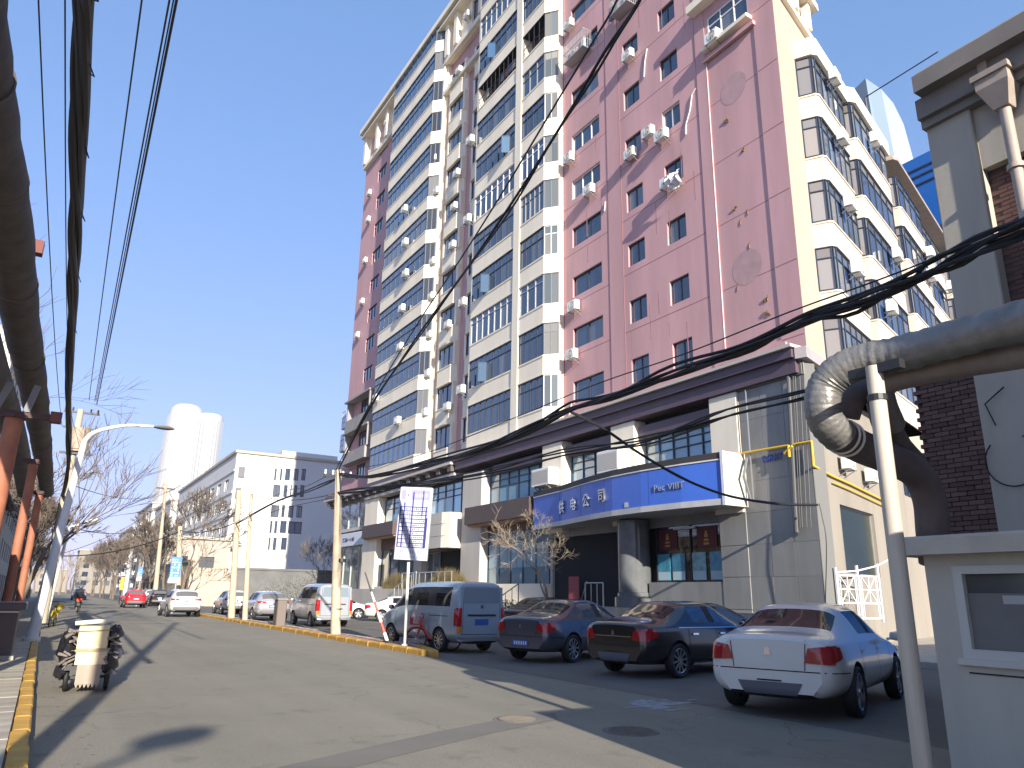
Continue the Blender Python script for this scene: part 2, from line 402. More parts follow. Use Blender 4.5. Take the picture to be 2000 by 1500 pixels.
for j in range(58):
    for i in range(3):
        if j==0 and i==0: continue
        link('paving_brick',p0.data,il,Matrix.Translation((9.2+i*.2,21.0+j*.2,rnd.uniform(-.002,.003)))@Matrix.Diagonal((.66,1,1,1)))
# far pavement beyond the parking bays
tag(MB().box(19.2,8,-.1,60,75,.15).build('terrace_ground',M_conc),kind='structure')
# ------------------------------------------------------------------ pink and cream apartment tower
RF = frame(22.0,16.05,72)
FH=2.955
def zb(k): return 11.22+FH*k            # sill of the k-th storey window in the pink wall
TB=thing('apartment_tower','tall pink apartment tower with cream balcony bands above a purple trimmed podium','building',(22,40,0))
# core
c0=Vector((22.3,16.4)); 
m=MB(); m.box(22.32,20.3,0,28,30,48.0); m.box(22.32,30,0,38,66.5,48.0); m.prism([(22.32,16.7),(22.32,20.3),(40,26),(50,28),(50.3,25.8)],0,25.0); m.build('core',M_room,TB)
# pink wall, windows in three columns
colA=(27.66,30.2); colB=(24.35,25.57); colC=(21.6,22.8)
holes=[]; wins=[]
for k in range(0,12):
    z=zb(k)
    for nm,(a,b) in (('A',colA),('B',colB),('C',colC)):
        holes.append((a,b,z,z+1.17)); wins.append((nm,a,b,z,z+1.17,k))
m=MB(FAC)
wall(m,20.45,31.2,9.7,48.0,0,holes,.2)
m.build('wall',M_pink,TB)
m=MB(FAC); wall(m,16.05,17.1,9.7,27.9,0); wall(m,19.8,20.46,9.7,27.9,0)
wall(m,17.1,19.8,9.7,10.9,0); wall(m,17.1,19.8,25.2,27.9,0,[(17.3,19.6,25.6,27.25)],.2)
# recessed panel
wall(m,17.1,19.8,10.9,25.2,-.04)
for (a,b,c,d) in ((17.1,19.8,10.9,25.2),):
    m.quad((a,0,c),(b,0,c),(b,-.04,c),(a,-.04,c)); m.quad((a,0,d),(a,-.04,d),(b,-.04,d),(b,0,d)); m.quad((a,0,c),(a,-.04,c),(a,-.04,d),(a,0,d)); m.quad((b,0,c),(b,0,d),(b,-.04,d),(b,-.04,c))
m.box(17.0,.0,25.0,19.9,.16,25.2); m.box(16.85,.0,10.6,19.95,.10,10.75)
m.build('wall_panel',M_pink,TB)
m=MB(FAC); m.box(25.95,.001,9.8,27.0,.022,48); m.box(19.82,.001,9.8,20.42,.03,48); m.build('pilaster',M_pink,TB)
m=MB(FAC)
for k in range(0,12):
    z=10.55+FH*k+.3
    m.box(27.0,-.001,z,31.1,.005,z+.03); m.box(20.42,-.001,z,25.95,.005,z+.03)
    if z<27: m.box(16.1,-.001,z,17.05,.006,z+.03)
    if z<24.5: m.box(17.15,-.041,z,19.75,-.036,z+.03)
for u in (20.43,25.94,27.01,31.0): m.box(u,.0,9.8,u+.02,.026,48)
m.build('wall_joint',M_pinkd,TB)
# ghost marks of removed signs and rusty fixings on the panel
for cz,cu,r in ((22.8,18.45,.72),(14.4,18.45,.75)):
    m=MB(FAC); m.add([(cu+r*math.cos(2*math.pi*i/28),-.035,cz+r*math.sin(2*math.pi*i/28)) for i in range(28)],[tuple(range(28))]); m.build('sign_ghost',mat('faded_patch',(.42,.27,.27),.95,var=.12,vs=2),TB)
m=MB(FAC)
def scrap(u,z,n=5,s=.12):
    for i in range(n):
        a=rnd.uniform(-1,1); m.bar((u+rnd.uniform(-s,s)*1.6,-.02,z+rnd.uniform(-s,s)),(u+rnd.uniform(-s,s)*1.6,.0,z+rnd.uniform(-s,s)),.035)
scrap(18.9,21.45); scrap(18.2,19.6,5,.12); scrap(18.8,17.2,4,.1); scrap(17.65,12.75,6,.13); scrap(17.65,12.15,6,.12)
for cu,cz,a0 in ((18.3,16.4,3.6),(17.9,16.7,5.0),(18.7,13.6,3.8),(17.95,15.2,.6)):
    m.ring((cu,-.02,cz),(0,1,0),.28,.014,7,4,arc=.9+rnd.random()*.6)
m.build('rusty_fixing',mat('rusty_brass',(.30,.19,.07),.6,.4),TB)
kwhite={('A',5),('A',2) if False else ('A',4),('C',4)}
for nm,a,b,z,z1,k in wins:
    fm = M_white if (nm,k) in kwhite else M_alu
    window(FAC,TB,a,b,z,z1,-.14,3 if (nm=='A' and fm is M_white) else 2,fm,M_gl)
fr=window(FAC,TB,17.3,19.6,25.6,27.25,-.05,3,M_white,M_gl,transom=.72)
m=MB(FAC); m.box(17.15,0,25.42,19.75,.35,25.6); m.build('window_ledge',M_cream,TB)
# downpipes
m=MB(FAC); m.tube([(19.78,.03,9.8),(19.78,.03,25)],.011,6); m.build('downpipe',M_whitep,TB)
m=MB(FAC)
for pts in ([(21.25,.05,22.1),(21.2,.06,22.6),(20.9,.06,23.2),(20.75,.05,23.9),(20.5,.05,24.1)],[(23.9,.05,27.0),(23.8,.05,27.8),(23.6,.05,28.5)],[(27.3,.05,21.0),(27.2,.05,21.5)],[(31.0,.05,10.4),(30.5,.05,10.7),(30.3,.05,11.3)]):
    m.tube(pts,.03,6)
m.build('drain_hose',M_whitep,TB)

# ---- right balcony group (projects .9 m)
W0=.9
def band_profile(mb,u0,u1,z0,z1,w_,cha_u=None,cha_d=.62):
    """parapet band; a chamfered lit corner at the low-u end"""
    if cha_u is None: poly=[(u0,-.1),(u0,w_),(u1,w_),(u1,-.1)]
    else: poly=[(cha_u-.1,-.1),(cha_u-.1,.3),(u0,w_),(u1,w_),(u1,-.1)]
    mb.prism(poly,z0,z1)
    o=.035
    if cha_u is None: poly=[(u0-o,-.1),(u0-o,w_+o),(u1,w_+o),(u1,-.1)]
    else: poly=[(cha_u-.1-o,-.1),(cha_u-.1-o,.3+o*.4),(u0-o*.4,w_+o),(u1,w_+o),(u1,-.1)]
    mb.prism(poly,z1-.09,z1-.001); mb.prism(poly,z0,z0+.07)
NB=13
for k in range(NB):
    zt=11.2+2.945*k; zl=zt-1.12
    m=MB(FAC); band_profile(m,31.75,40.3,zl,zt,W0,31.15)
    m.build('balcony_band',M_cream,TB)
    z1=zt+1.825; gl=M_gl
    white = k in (5,)
    openk = k in (8,)
    fm = M_white if white else (M_galv if k in (2,10) else M_alu)
    tr=(.70,.70,.78,.66,.70,.74)[k%6]
    if openk:
        mm=MB(FAC)
        for u in cuts(31.8,34.2,4)+cuts(35.05,40.2,9): mm.box(u-.015,W0-.05,zt,u+.015,W0-.02,z1)
        mm.box(31.8,W0-.06,zt+.8,40.2,W0-.02,zt+.83); mm.build('balcony_railing',M_dark,TB)
        mm=MB(FAC); mm.quad((31.3,-.1,zt),(40.2,-.1,zt),(40.2,-.1,z1),(31.3,-.1,z1)); mm.build('loggia_wall',mat('loggia_grey',(.17,.17,.17),.9,var=.2,vs=1),TB)
        for i in range(5):
            mm=MB(FAC); u=rnd.uniform(35.5,39.5); mm.box(u,.5,zt+.9,u+.4,.53,zt+1.5); mm.build('hanging_cloth',mat('washing%d'%(i%3),((.2,.2,.3),(.5,.45,.4),(.3,.12,.12))[i%3],.9),TB)
    else:
        window(FAC,TB,31.78,34.28,zt,z1,W0-.06,(4,4,3,4,5)[k%5],M_grey if k in (4,7) else fm,gl,transom=tr,fw=.05)
        if k in (1,3,6,9):
            u_=35.0+5.25/7*((k*3)%6+1); mm=MB(FAC); mm.quad((u_,W0-.03,zt+.05),(u_+.28,W0+.42,zt+.05),(u_+.28,W0+.42,zt+1.2),(u_,W0-.03,zt+1.2)); mm.bar((u_+.28,W0+.42,zt+.03),(u_+.28,W0+.42,zt+1.22),.04); mm.bar((u_,W0-.03,zt+.03),(u_+.28,W0+.42,zt+.03),.04); mm.bar((u_,W0-.03,zt+1.22),(u_+.28,W0+.42,zt+1.22),.04); mm.build('open_sash',M_glb,TB)
        window(FAC,TB,35.0,40.25,zt,z1,W0-.06,7,fm,gl,transom=tr,fw=.05)
    # lit chamfer glazing
    p0=FAC@Vector((31.1,.32,0)); p1=FAC@Vector((31.76,W0-.05,0)); d=(p1-p0); L=math.hypot(d.x,d.y); az=math.degrees(math.atan2(d.x,d.y))
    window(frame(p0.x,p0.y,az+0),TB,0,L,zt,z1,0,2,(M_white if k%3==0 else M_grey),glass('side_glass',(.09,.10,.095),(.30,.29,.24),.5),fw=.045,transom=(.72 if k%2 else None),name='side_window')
    mm=MB(FAC); mm.box(31.05,-.1,zt,31.14,.3,z1); mm.build('side_post',M_cream,TB)
m=MB(FAC); m.box(34.3,.0,9.9,34.98,W0+.06,48.3); m.build('balcony_post',M_cream,TB)
m=MB(FAC); m.box(31.4,-.2,10,40.2,.15,48.2); m.build('balcony_back',M_room,TB)
m=MB(FAC); m.box(40.25,-.3,9.9,40.42,W0-.02,48.3); m.build('balcony_side',M_cream,TB)

# ---- recess between the groups with two stacks of small bays
m=MB(FAC); wall(m,40.4,47.6,9.7,44,-.3); m.build('recess_wall',M_pink,TB)
for (a,b,pw) in ((40.45,42.9,.1),(44.1,46.9,.2)):
    for k in range(11):
        zt=11.35+2.95*k-.2; 
        poly=[(a,-.32),(a,pw-.35),(a+.35,pw),(b-.35,pw),(b,pw-.35),(b,-.32)]
        m=MB(FAC); m.prism(poly,zt-1.25,zt+.0)
        po=[(a-.03,-.32),(a-.03,pw-.33),(a+.33,pw+.04),(b-.33,pw+.04),(b+.03,pw-.33),(b+.03,-.32)]
        m.prism(po,zt-1.3,zt-1.2); m.prism(po,zt-.07,zt+.001)
        m.box(a,-.3,zt,a+.28,pw-.12,zt+1.75); m.box(b-.28,-.3,zt,b,pw-.12,zt+1.75)
        m.build('bay_wall',M_cream,TB)
        window(FAC,TB,a+.28,b-.28,zt,zt+1.62,pw-.2,3,M_alu,M_gl,single=True,name='bay_window')
# ---- left balcony group
for k in range(13):
    zt=11.2+2.945*k; zl=zt-1.12; z1=zt+1.825
    if k==12: z1=zt+1.6
    big=(4<k<12)
    m=MB(FAC); band_profile(m,48.3,57.3,zl,zt,.9,47.75)
    m.build('balcony_band',M_cream,TB)
    window(FAC,TB,48.35,57.2,zt,z1,.84,9,M_alu,M_glb if k<1 or k>6 else M_gl,transom=.66,fw=.06,single=True)
    # loggia mouth at the right end: dark side glazing
    p0=FAC@Vector((47.7,.3,0)); p1=FAC@Vector((48.33,.85,0)); d=(p1-p0); L=math.hypot(d.x,d.y); az=math.degrees(math.atan2(d.x,d.y))
    window(frame(p0.x,p0.y,az),TB,0,L,zt,z1,0,2,M_grey,glass('loggia_glass',(.03,.03,.03),(.2,.19,.17),.4),fw=.05,single=True,name='side_window')
    mm=MB(FAC); mm.box(47.6,-.3,zt,47.72,.28,z1); mm.build('side_post',M_cream,TB)
m=MB(FAC); m.box(47.9,-.35,9.9,57.2,.2,47.8); m.build('balcony_back',M_room,TB)
m=MB(FAC); m.box(47.45,-.35,9.9,47.62,.0,47); m.build('balcony_side',M_cream,TB)
# ---- left pink end
hl=[(60.6,62.8,11.2+2.95*k,12.5+2.95*k) for k in range(12)]
m=MB(FAC); wall(m,57.25,66.6,8.6,47.9,0,hl,.2)
m.quad((66.6,0,8.6),(66.6,-14,8.6),(66.6,-14,47.9),(66.6,0,47.9)); m.build('wall',M_pink,TB)
for a,b,z,z1 in hl: window(FAC,TB,a,b,z,z1,-.12,3,M_alu,M_gl,single=True)
# patchwork of later repairs and grime
m=MB(FAC)
for i in range(26):
    u=rnd.choice([rnd.uniform(27.1,30.9),rnd.uniform(20.6,25.8)]); z=rnd.uniform(10,34); w_=rnd.uniform(.02,.07); h=rnd.uniform(.5,2.2); m.box(u,-.001,z,u+w_,.003,z+h)
o_=m.build('rain_streak',mat('rain_streak',(.40,.205,.215),.9,var=.2,vs=3),TB); o_['kind']='stuff'
# grey loggia blocks low on the left end
for zc in (13.6,16.6):
    m=MB(FAC); m.prism([(58.6,0),(58.9,.8),(64.5,.8),(65.1,0)],zc-1.0,zc); m.box(58.7,0,zc,58.85,.75,zc+1.9); m.box(64.6,0,zc,64.8,.6,zc+1.9); m.box(58.6,0,zc+1.8,65.0,.85,zc+1.95); m.build('loggia',mat('grey_render',(.30,.28,.27),.9,var=.15,vs=1),TB)
# iron cages hanging over the left edge
for zc in (10.5,14.4,16.6):
    m=MB(FAC)
    for u in cuts(66.6,67.5,3):
        m.bar((u,.1,zc),(u,.1,zc+1.6),.05)
    for z in cuts(zc,zc+1.6,3): m.bar((66.6,.1,z),(67.5,.1,z),.05)
    m.box(66.6,-.8,zc-.08,67.5,.12,zc); m.build('window_cage',M_grey,TB)
# ---- cream crown
m=MB(FAC)
m.box(20.3,-.3,48.0,66.7,1.0,48.5); m.box(20.3,-.3,47.5,66.6,.8,47.7)
m.box(40.4,-.3,44.0,66.6,.35,44.5); m.box(40.4,-.3,41.0,58,.3,41.35)
for u in (41.0,45.2,46.8,50.5,54.4,57.3,60.0,62.6,65.9): m.box(u,-.2,44.4,u+.55,.5,47.9)
m.build('roof_cornice',M_cream,TB)
hs=[(u+.8,u+2.2,45.0,47.2) for u in (41.2,47.2,51.2,55.2,60.6,63.2)]
m=MB(FAC); wall(m,40.4,66.6,43.9,47.9,.05,hs,.3); m.build('crown_wall',M_cream,TB)
for a,b,c,d in hs: window(FAC,TB,a,b,c,d,-.15,2,M_alu,M_glb,single=True)
m=MB(); m.tube([(22.6,58,48.5),(22.6,58,51.5)],.05,5); m.tube([(23,63,48.5),(23.0,63,50)],.14,6); m.tube([(24,44,48.5),(24,44,50.5)],.06,5); m.box(23,64,48.5,24.2,65,49.3); m.build('roof_mast',M_whitep,TB)
m=MB(); m.box(22.1,20.32,48.45,28,30,48.6); m.box(22.1,30,48.45,38,66.5,48.6); m.build('roof',M_conc,TB)
# ---- end wall facing the side lane
wl=[]
m=MB(RF); wall(m,0,4.6,9.2,28.0,0); wall(m,4.6,13.4,9.2,25.4,0); wall(m,13.4,30,9.2,24.2,0); m.build('end_wall',M_cream2,TB)
m=MB(RF); m.box(-.3,-.4,28.0,4.7,.5,28.35); m.box(4.6,-.4,25.4,13.3,.5,25.7); m.box(0,0,26.3,4.6,.2,26.6)
for u in (.6,2.2,3.8): m.box(u,0,26.6,u+.3,.3,28)
m.build('end_cornice',M_cream,TB)
m=MB(FAC); m.box(15.9,-3,27.9,20.4,.5,28.3); m.build('end_cornice',M_cream,TB)
for u in (1.0,2.6): window(RF,TB,u,u+1.0,26.7,27.8,-.02,2,M_alu,M_gl,single=True)
m=MB(RF); m.prism([(12.7,0),(12.9,1.15),(13.2,1.3),(30.2,1.3),(30.2,0)],24.0,24.2); m.prism([(12.9,0),(13.2,1.0),(30,1.05),(30,0)],24.25,24.6); m.build('wing_roof',mat('brown_roof',(.30,.25,.21),.7,var=.15),TB)
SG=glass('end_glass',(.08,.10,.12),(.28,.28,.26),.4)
M_cend=mat('cream_end_band',(.56,.49,.40),.8,var=.12,vs=.7,streak=1.5)
def endbay(a,b,pw,zt,zl,z1,cols,wm=M_cend,fm=M_alu,tr=.74):
    m=MB(RF); cu=.34
    poly=[(a,0),(a+.16,pw-.10),(a+cu,pw),(b-.2,pw),(b,pw-.2),(b,0)]; m.prism(poly,zl,zt); 
    po=[(a-.03,0),(a+.13,pw-.08),(a+cu-.02,pw+.04),(b-.2,pw+.04),(b+.03,pw-.2),(b+.03,0)]
    m.prism(po,zt-.08,zt+.001); m.prism(po,zl,zl+.07); m.build('balcony_band',wm,TB)
    window(RF,TB,a+cu,b-.2,zt,z1,pw-.06,cols,fm,SG,transom=tr,fw=.05)
    p0=RF@Vector((a+.16,pw-.12,0)); p1=RF@Vector((a+cu,pw-.04,0)); d=p1-p0; L=math.hypot(d.x,d.y)
    window(frame(p0.x,p0.y,math.degrees(math.atan2(d.x,d.y))),TB,0,L,zt,z1,0,1,fm,SG,transom=tr,fw=.045,name='side_window')
    p0=RF@Vector((a,.0,0)); p1=RF@Vector((a+.16,pw-.12,0)); d=p1-p0; L=d.length
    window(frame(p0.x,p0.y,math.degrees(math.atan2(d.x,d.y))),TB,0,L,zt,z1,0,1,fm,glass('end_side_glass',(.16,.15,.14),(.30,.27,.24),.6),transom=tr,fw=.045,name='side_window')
for k in range(5):
    zt=10.2+2.955*k; z1=zt+1.84
    endbay(2.1,6.3,.72,zt,zt-1.12,z1,5); endbay(6.35,12.2,1.0,zt-.0,zt-1.12,z1,5)
m=MB(RF); m.prism([(2.0,0),(2.15,.65),(2.4,.85),(6.4,.85),(6.4,0)],23.9,24.75); m.prism([(6.3,0),(6.4,.9),(6.7,1.12),(12.3,1.12),(12.3,0)],23.9,24.7); m.build('bay_cap',M_cream,TB)
for k in range(5):
    zt=9.5+2.955*k; z1=zt+1.8
    endbay(12.9,18.3,1.15,zt,zt-1.1,z1,4); endbay(19.0,24.5,.9,zt,zt-1.1,z1,4); endbay(25.2,30,1.15,zt,zt-1.1,z1,3)
# lower end wall in the lane
m=MB(RF); wall(m,-1.08,30,-.1,9.55,.17,[(1.3,5.3,2.5,4.85)],.25); m.build('lane_wall',mat('lane_wall_beige',(.27,.24,.195),.85,var=.14,vs=.7,streak=1.1),TB)
window(RF,TB,1.3,5.3,2.5,4.85,.0,1,M_galv,mat('lane_glass_dark',(.035,.042,.03),.22,spec=.25,var=.2,vs=1),name='lane_window')
for k,(u,z) in enumerate(((7.2,6.2),(10.5,6.2),(14,6.2))): window(RF,TB,u,u+1.2,z,z+1.6,.19,2,M_alu,M_gl)
# ------------------------------------------------------------------ podium (child parts of the tower)
D=TB
m=MB(FAC); m.box(15.9,.1,0,57.2,.35,9.9); m.box(24.5,-3,0,57.2,.1,9.9); m.build('podium_core',M_room,D)
m=MB(FAC); m.box(15.7,.3,9.62,66.7,1.35,9.95); m.box(15.7,.3,9.1,41.2,1.18,9.62)
m.box(20.0,.36,8.28,24.2,.86,8.78); m.box(26.0,.36,8.28,29.7,.86,8.78); m.box(31.6,.36,8.36,37.0,.86,8.8)
m.build('purple_fascia',M_purple,D)
m=MB(FAC); m.box(15.6,.3,9.95,41.3,1.5,10.06); m.box(41.3,.3,9.45,66.7,1.5,9.61); m.box(41.3,.3,8.75,57,1.2,8.95); m.build('cornice_ledge',M_beige,D)
m=MB(FAC)
for i in range(16): m.box(41.4+i*1.6,.4,9.05,41.9+i*1.6,1.38,9.4)
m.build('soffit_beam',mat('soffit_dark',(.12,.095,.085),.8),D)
m=MB(FAC); m.box(41.3,.3,8.95,66.7,.8,9.45); m.build('recessed_fascia',mat('fascia_grey',(.20,.18,.17),.8,var=.1),D)
# pillars
def pillar(a,b,z0,z1,w1,mt,nm='pillar'):
    m=MB(FAC); m.bbox(a,.35,z0,b,w1,z1,.04)
    m.build(nm,mt,D)
for a,b in ((18.5,19.9),(24.3,25.95),(29.8,31.55)): pillar(a,b,4.6 if a<31 else 0,9.08,1.06,M_cream)
pillar(37.9,40.3,0,8.7,1.06,M_beige); pillar(54.2,57.0,0,8.74,1.06,M_cream)
pillar(46.2,47.4,0,8.7,.9,M_beige)
# stone facing at the lane corner, panel by panel
m=MB(FAC); m.box(15.55,.3,0,18.5,.955,9.05); m.box(15.6,.3,9.05,18.5,1.02,9.6); m.box(18.5,.3,0,19.76,.955,4.7); m.build('corner_wall',mat('stone_joint',(.16,.16,.15),.9),D)
zs=[0,1.25,2.35,3.45,4.55,5.65,6.75,7.9,9.02]
for i in range(8):
    for j in range(3):
        u0,u1=[15.56,16.52,17.5,18.47][j:j+2]; m=MB(FAC); m.bbox(u0+.005,.95,zs[i]+.005,u1-.005,.968+rnd.uniform(-.003,.003),zs[i+1]-.005,.004); m.build('stone_panel',M_stone,D)
for i in range(4):
    m=MB(FAC); m.bbox(18.48,.95,zs[i]+.012,19.75,1.0,(zs[i+1] if i<3 else 4.7)-.012,.01); m.build('stone_panel',M_stone,D)
# purple cap over the corner
m=MB(RF); m.box(-1.3,.0,9.55,2.4,.4,9.95); m.build('corner_cornice',mat('cap_grey',(.33,.30,.30),.8,var=.1),D)
# upper storey glazing
def grid(a,b,z0,z1,w_,cols,rows,fm,gm,nm='window',single=True,fw=.05):
    m=MB(FAC)
    for u in cuts(a,b,cols): m.box(max(a,u-fw/2),w_-.02,z0,min(b,u+fw/2),w_+.06,z1)
    for z in [z0+(z1-z0)*t for t in rows]: m.box(a,w_-.015,z-fw/2,b,w_+.05,z+fw/2)
    fr=m.build(nm,fm,D)
    if single:
        for i in range(cols):
            us=cuts(a,b,cols); pane(FAC,us[i],us[i+1],z0,z1,w_+rnd.uniform(-.004,.004),gm,fr)
    return fr
M_pod=glass('podium_glass_sky_tone',(.15,.29,.38),(.22,.38,.47),.5)  # bright blue base colour stands in for the mirrored sky
grid(20.0,24.2,6.45,8.27,.45,5,(0,.62,.82,1),M_alu,M_pod)
grid(26.0,29.7,6.45,8.27,.45,4,(0,.62,.82,1),M_alu,M_pod)
grid(31.6,37.85,6.5,8.35,.45,6,(0,.6,.8,1),M_alu,M_pod)
grid(40.35,46.1,6.45,8.5,.45,5,(0,.6,.8,1),M_alu,M_pod)
grid(47.5,54.1,6.6,8.5,.45,4,(0,.6,.8,1),M_alu,M_pod)
m=MB(FAC); m.box(19.95,.4,6.2,31,.7,6.45); m.build('sill',M_brownf,D)
# brown shop fascia and the windows below
m=MB(FAC); m.box(32.0,.4,5.52,39.0,1.55,6.5); m.build('shop_fascia',M_brownf,D)
m=MB(FAC); m.box(32.0,.4,5.42,39.0,1.35,5.52); m.box(50,.4,5.55,55.9,1.4,5.65); m.build('fascia_underside',mat('copper_soffit',(.36,.21,.13),.6),D)
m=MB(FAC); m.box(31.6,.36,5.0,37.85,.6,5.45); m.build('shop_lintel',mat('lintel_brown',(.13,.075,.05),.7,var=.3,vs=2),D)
grid(31.6,37.85,2.2,5.02,.5,5,(0,1),M_alu,glass('shop_glass_sky_tone',(.10,.17,.22),(.20,.30,.36),.5,rough=.08),'shop_window',fw=.03)  # reflected sky is put into the pale blue base colour of these panes
m=MB(FAC)
for i in range(6): m.box(31.8+i*1.0,.515,3.05,32.65+i*1.0+.1,.53,4.25)
m.build('blind',mat('blind_pale',(.26,.38,.44),.25,var=.05),D)
m=MB(FAC); m.box(31.55,.36,0,37.9,.98,2.2); m.build('shop_plinth',M_cream,D)
# cream canopy box
m=MB(FAC)
m.prism([(40.3,.4),(40.4,1.8),(40.9,2.1),(46.5,2.1),(46.7,.4)],4.3,6.4); m.build('entrance_canopy',M_beige,D)
m=MB(FAC)
for z in (4.98,5.7): m.box(40.38,2.1,z,46.5,2.106,z+.02)
m.box(41.5,.6,4.22,46,1.9,4.3); m.build('canopy_joint',M_brownf,D)
m=MB(FAC); m.box(40.35,.36,0,46.1,.5,1.9); m.box(41.6,.36,1.2,44,.42,4.2); m.build('entrance_door',M_room,D)
grid(44.2,46.1,1.3,4.2,.45,2,(0,1),M_galv,M_glp,'door')
# left shop
m=MB(FAC); m.box(49.9,.4,5.65,56.0,1.55,6.6); m.build('shop_fascia',M_brownf,D)
m=MB(FAC); m.box(47.5,.36,4.75,54.1,.65,5.55); m.build('shop_lintel',mat('lintel_brown',(.13,.075,.05)),D)
grid(47.5,54.1,2.1,4.75,.5,4,(0,1),M_alu,glass('dim_shop',(.05,.06,.06),(.12,.14,.14),.5),'shop_window')
m=MB(FAC); m.box(47.4,.36,0,54.2,.98,2.1); m.build('shop_plinth',M_beige,D)
# furthest bay with the white shop board
grid(57.0,64.5,6.8,8.9,.6,3,(0,1),M_galv,glass('grey_shop',(.09,.11,.11),(.16,.18,.18),.5),'window')
m=MB(FAC); m.box(57.0,.3,6.6,64.5,.7,6.85); m.box(57,.3,0,64.5,.6,1.2); m.build('wall',M_beige,D)
grid(57.0,64.5,1.2,5.3,.55,4,(0,1),M_galv,glass('green_shop',(.05,.075,.065),(.10,.18,.15),.5),'shop_window')
sb=thing('shop_board','long white shop board with small dark lettering at the far end of the podium','sign',(21.3,61,5.4))
m=MB(FAC); m.bbox(57.0,.62,5.35,64.6,.95,6.4,.03); m.build('board',mat('board_white',(.62,.66,.72),.5),sb)
def put_text(body,size,T,parent,m_,u,z,w_,extr=.012,flip=True,name='lettering',sx=1,space=1,bold=0):
    me=textmesh(body,size,extr,m_,name,space,bold)
    # text x runs towards -u when seen from the street (u grows to the left in view)
    L=Matrix(((-1 if flip else 1,0,0,u),(0,0,1,w_),(0,1,0,z),(0,0,0,1)))@Matrix.Diagonal((sx,1,1,1))
    M=T@L
    me.transform(Matrix.Translation(-worg(parent))@M)
    o=bpy.data.objects.new(name,me); C.objects.link(o); o.parent=parent; return o
put_text('T\u4e8c8.8 \u2022 \u2022 1 \u20228.5',.42,FAC,sb,mat('ink',(.02,.025,.05),.6),60.7,5.85,.97)
# bank front under the blue sign
m=MB(FAC); m.box(19.7,.36,0,23.75,.98,2.2); m.box(19.6,.36,4.4,31.6,.6,4.9); m.build('shop_plinth',M_stone,D)
fr=grid(19.78,23.72,2.2,4.42,.5,2,(0,1),M_dark,glass('poster_glass',(.012,.008,.008),None),'shop_window')
for i,(u,c) in enumerate(((20.05,(.08,.26,.36)),(20.98,(.20,.36,.40)),(22.1,(.05,.20,.30)),(22.95,(.06,.24,.34)))):
    m=MB(FAC); m.box(u,.515,2.28,u+.72,.54,3.32); pp=m.build('poster',mat('poster_blue%d'%i,c,.35,var=.35,vs=5),D)
    m=MB(FAC); m.box(u+.02,.541,2.3,u+.70,.544,2.62); m.build('poster_band',mat('poster_pale',(.38,.50,.54),.5),D)
for u in (20.9,23.05):
    m=MB(FAC); m.box(u-.55,.515,3.5,u+.5,.53,4.3); m.build('red_banner',mat('banner_red',(.10,.012,.012),.6,var=.3,vs=3),D)
    m=MB(FAC); 
    for (a,b,c,d) in ((-.14,.14,3.6,3.68),(-.12,.12,3.74,3.82),(-.09,.09,3.88,4.0),(-.05,.05,4.0,4.12)): m.box(u+a,.531,c,u+b,.545,d)
    m.build('gold_ornament',mat('gold_print',(.42,.22,.05),.45,.3),D)
m=MB(FAC); m.box(21.4,.53,4.25,22.6,.62,4.33); m.build('light_strip',M_galv,D)
# round column
m=MB(); cp=FAC@Vector((24.55,1.05,0)); m.lathe((cp.x,cp.y,0),[(.86,0),(.86,1.6),(.74,1.65),(.74,1.78),(.68,1.82),(.68,4.72)],28); m.build('round_column',mat('polished_stone',(.13,.135,.135),.18,var=.2,vs=2),D,smooth=True)
# entrance recess
m=MB(FAC); m.box(25.4,-1.3,1.2,31.4,-1.2,4.8); m.box(25.2,-1.2,0,25.4,.5,4.8); m.box(31.4,-1.2,0,31.6,.5,4.8); m.build('entrance_wall',mat('entrance_grey',(.40,.38,.34),.8,var=.15),D)
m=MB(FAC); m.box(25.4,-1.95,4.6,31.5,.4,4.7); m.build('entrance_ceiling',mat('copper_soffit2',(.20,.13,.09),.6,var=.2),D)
grid(26.6,28.5,1.3,3.6,-1.15,2,(0,.9,1),M_galv,M_glp,'entrance_door')
for a,b,c in ((28.9,29.5,(.06,.012,.015)),(29.8,30.7,(.08,.08,.08))):
    m=MB(FAC); m.box(a,-1.19,1.2,b,-1.1,3.5); m.build('door_panel',mat('panel_%d'%int(a*10),c,.6),D)
# terrace, steps
tr=thing('entrance_terrace','raised grey terrace with steps in front of the bank entrance','terrace',(20,26,0))
m=MB(FAC); m.box(36.5,.98,0,57,2.9,1.9); m.build('upper_platform',M_beige,tr)
m=MB(FAC); m.box(15.9,.98,0,36.5,1.6,1.15); m.box(24,.5,0,31.5,2.6,1.2); m.build('platform',M_conc,tr)
for i in range(6):
    m=MB(FAC); m.box(29.2,2.6,0,31.4,2.6+.3*(i+1),1.2-.18*(i+1)); m.build('step',M_conc,tr)
def railing(u0,u1,w0,w1,z0,z1,lab,loc,mm=M_galv,n=6,h=.95,grp=None):
    t=thing('handrail',lab,'railing',loc,grp); m=MB(FAC)
    a=Vector((u0,w0,z0)); b=Vector((u1,w1,z1))
    m.tube([a+Vector((0,0,h)),b+Vector((0,0,h))],.03,6); m.build('rail',mm,t)
    for i in range(n):
        p=a.lerp(b,i/(n-1)); m=MB(FAC); m.tube([p,p+Vector((0,0,h))],.02 if 0<i<n-1 else .03,6); m.build('post',mm,t)
railing(31.2,31.2,2.6,4.4,1.2,.1,'dark stair handrail left of the bank entrance beside the bare tree',(18.5,31.2,0),M_dark)
railing(25.9,24.7,2.6,2.6,1.2,1.2,'short pale metal handrail in front of the round stone column',(19.4,25.3,1.2),M_galv,4)
railing(44.9,38.0,2.75,2.75,1.9,1.9,'light handrail across the shop entrance under the cream canopy',(19.8,43,1.2),M_galv,9)
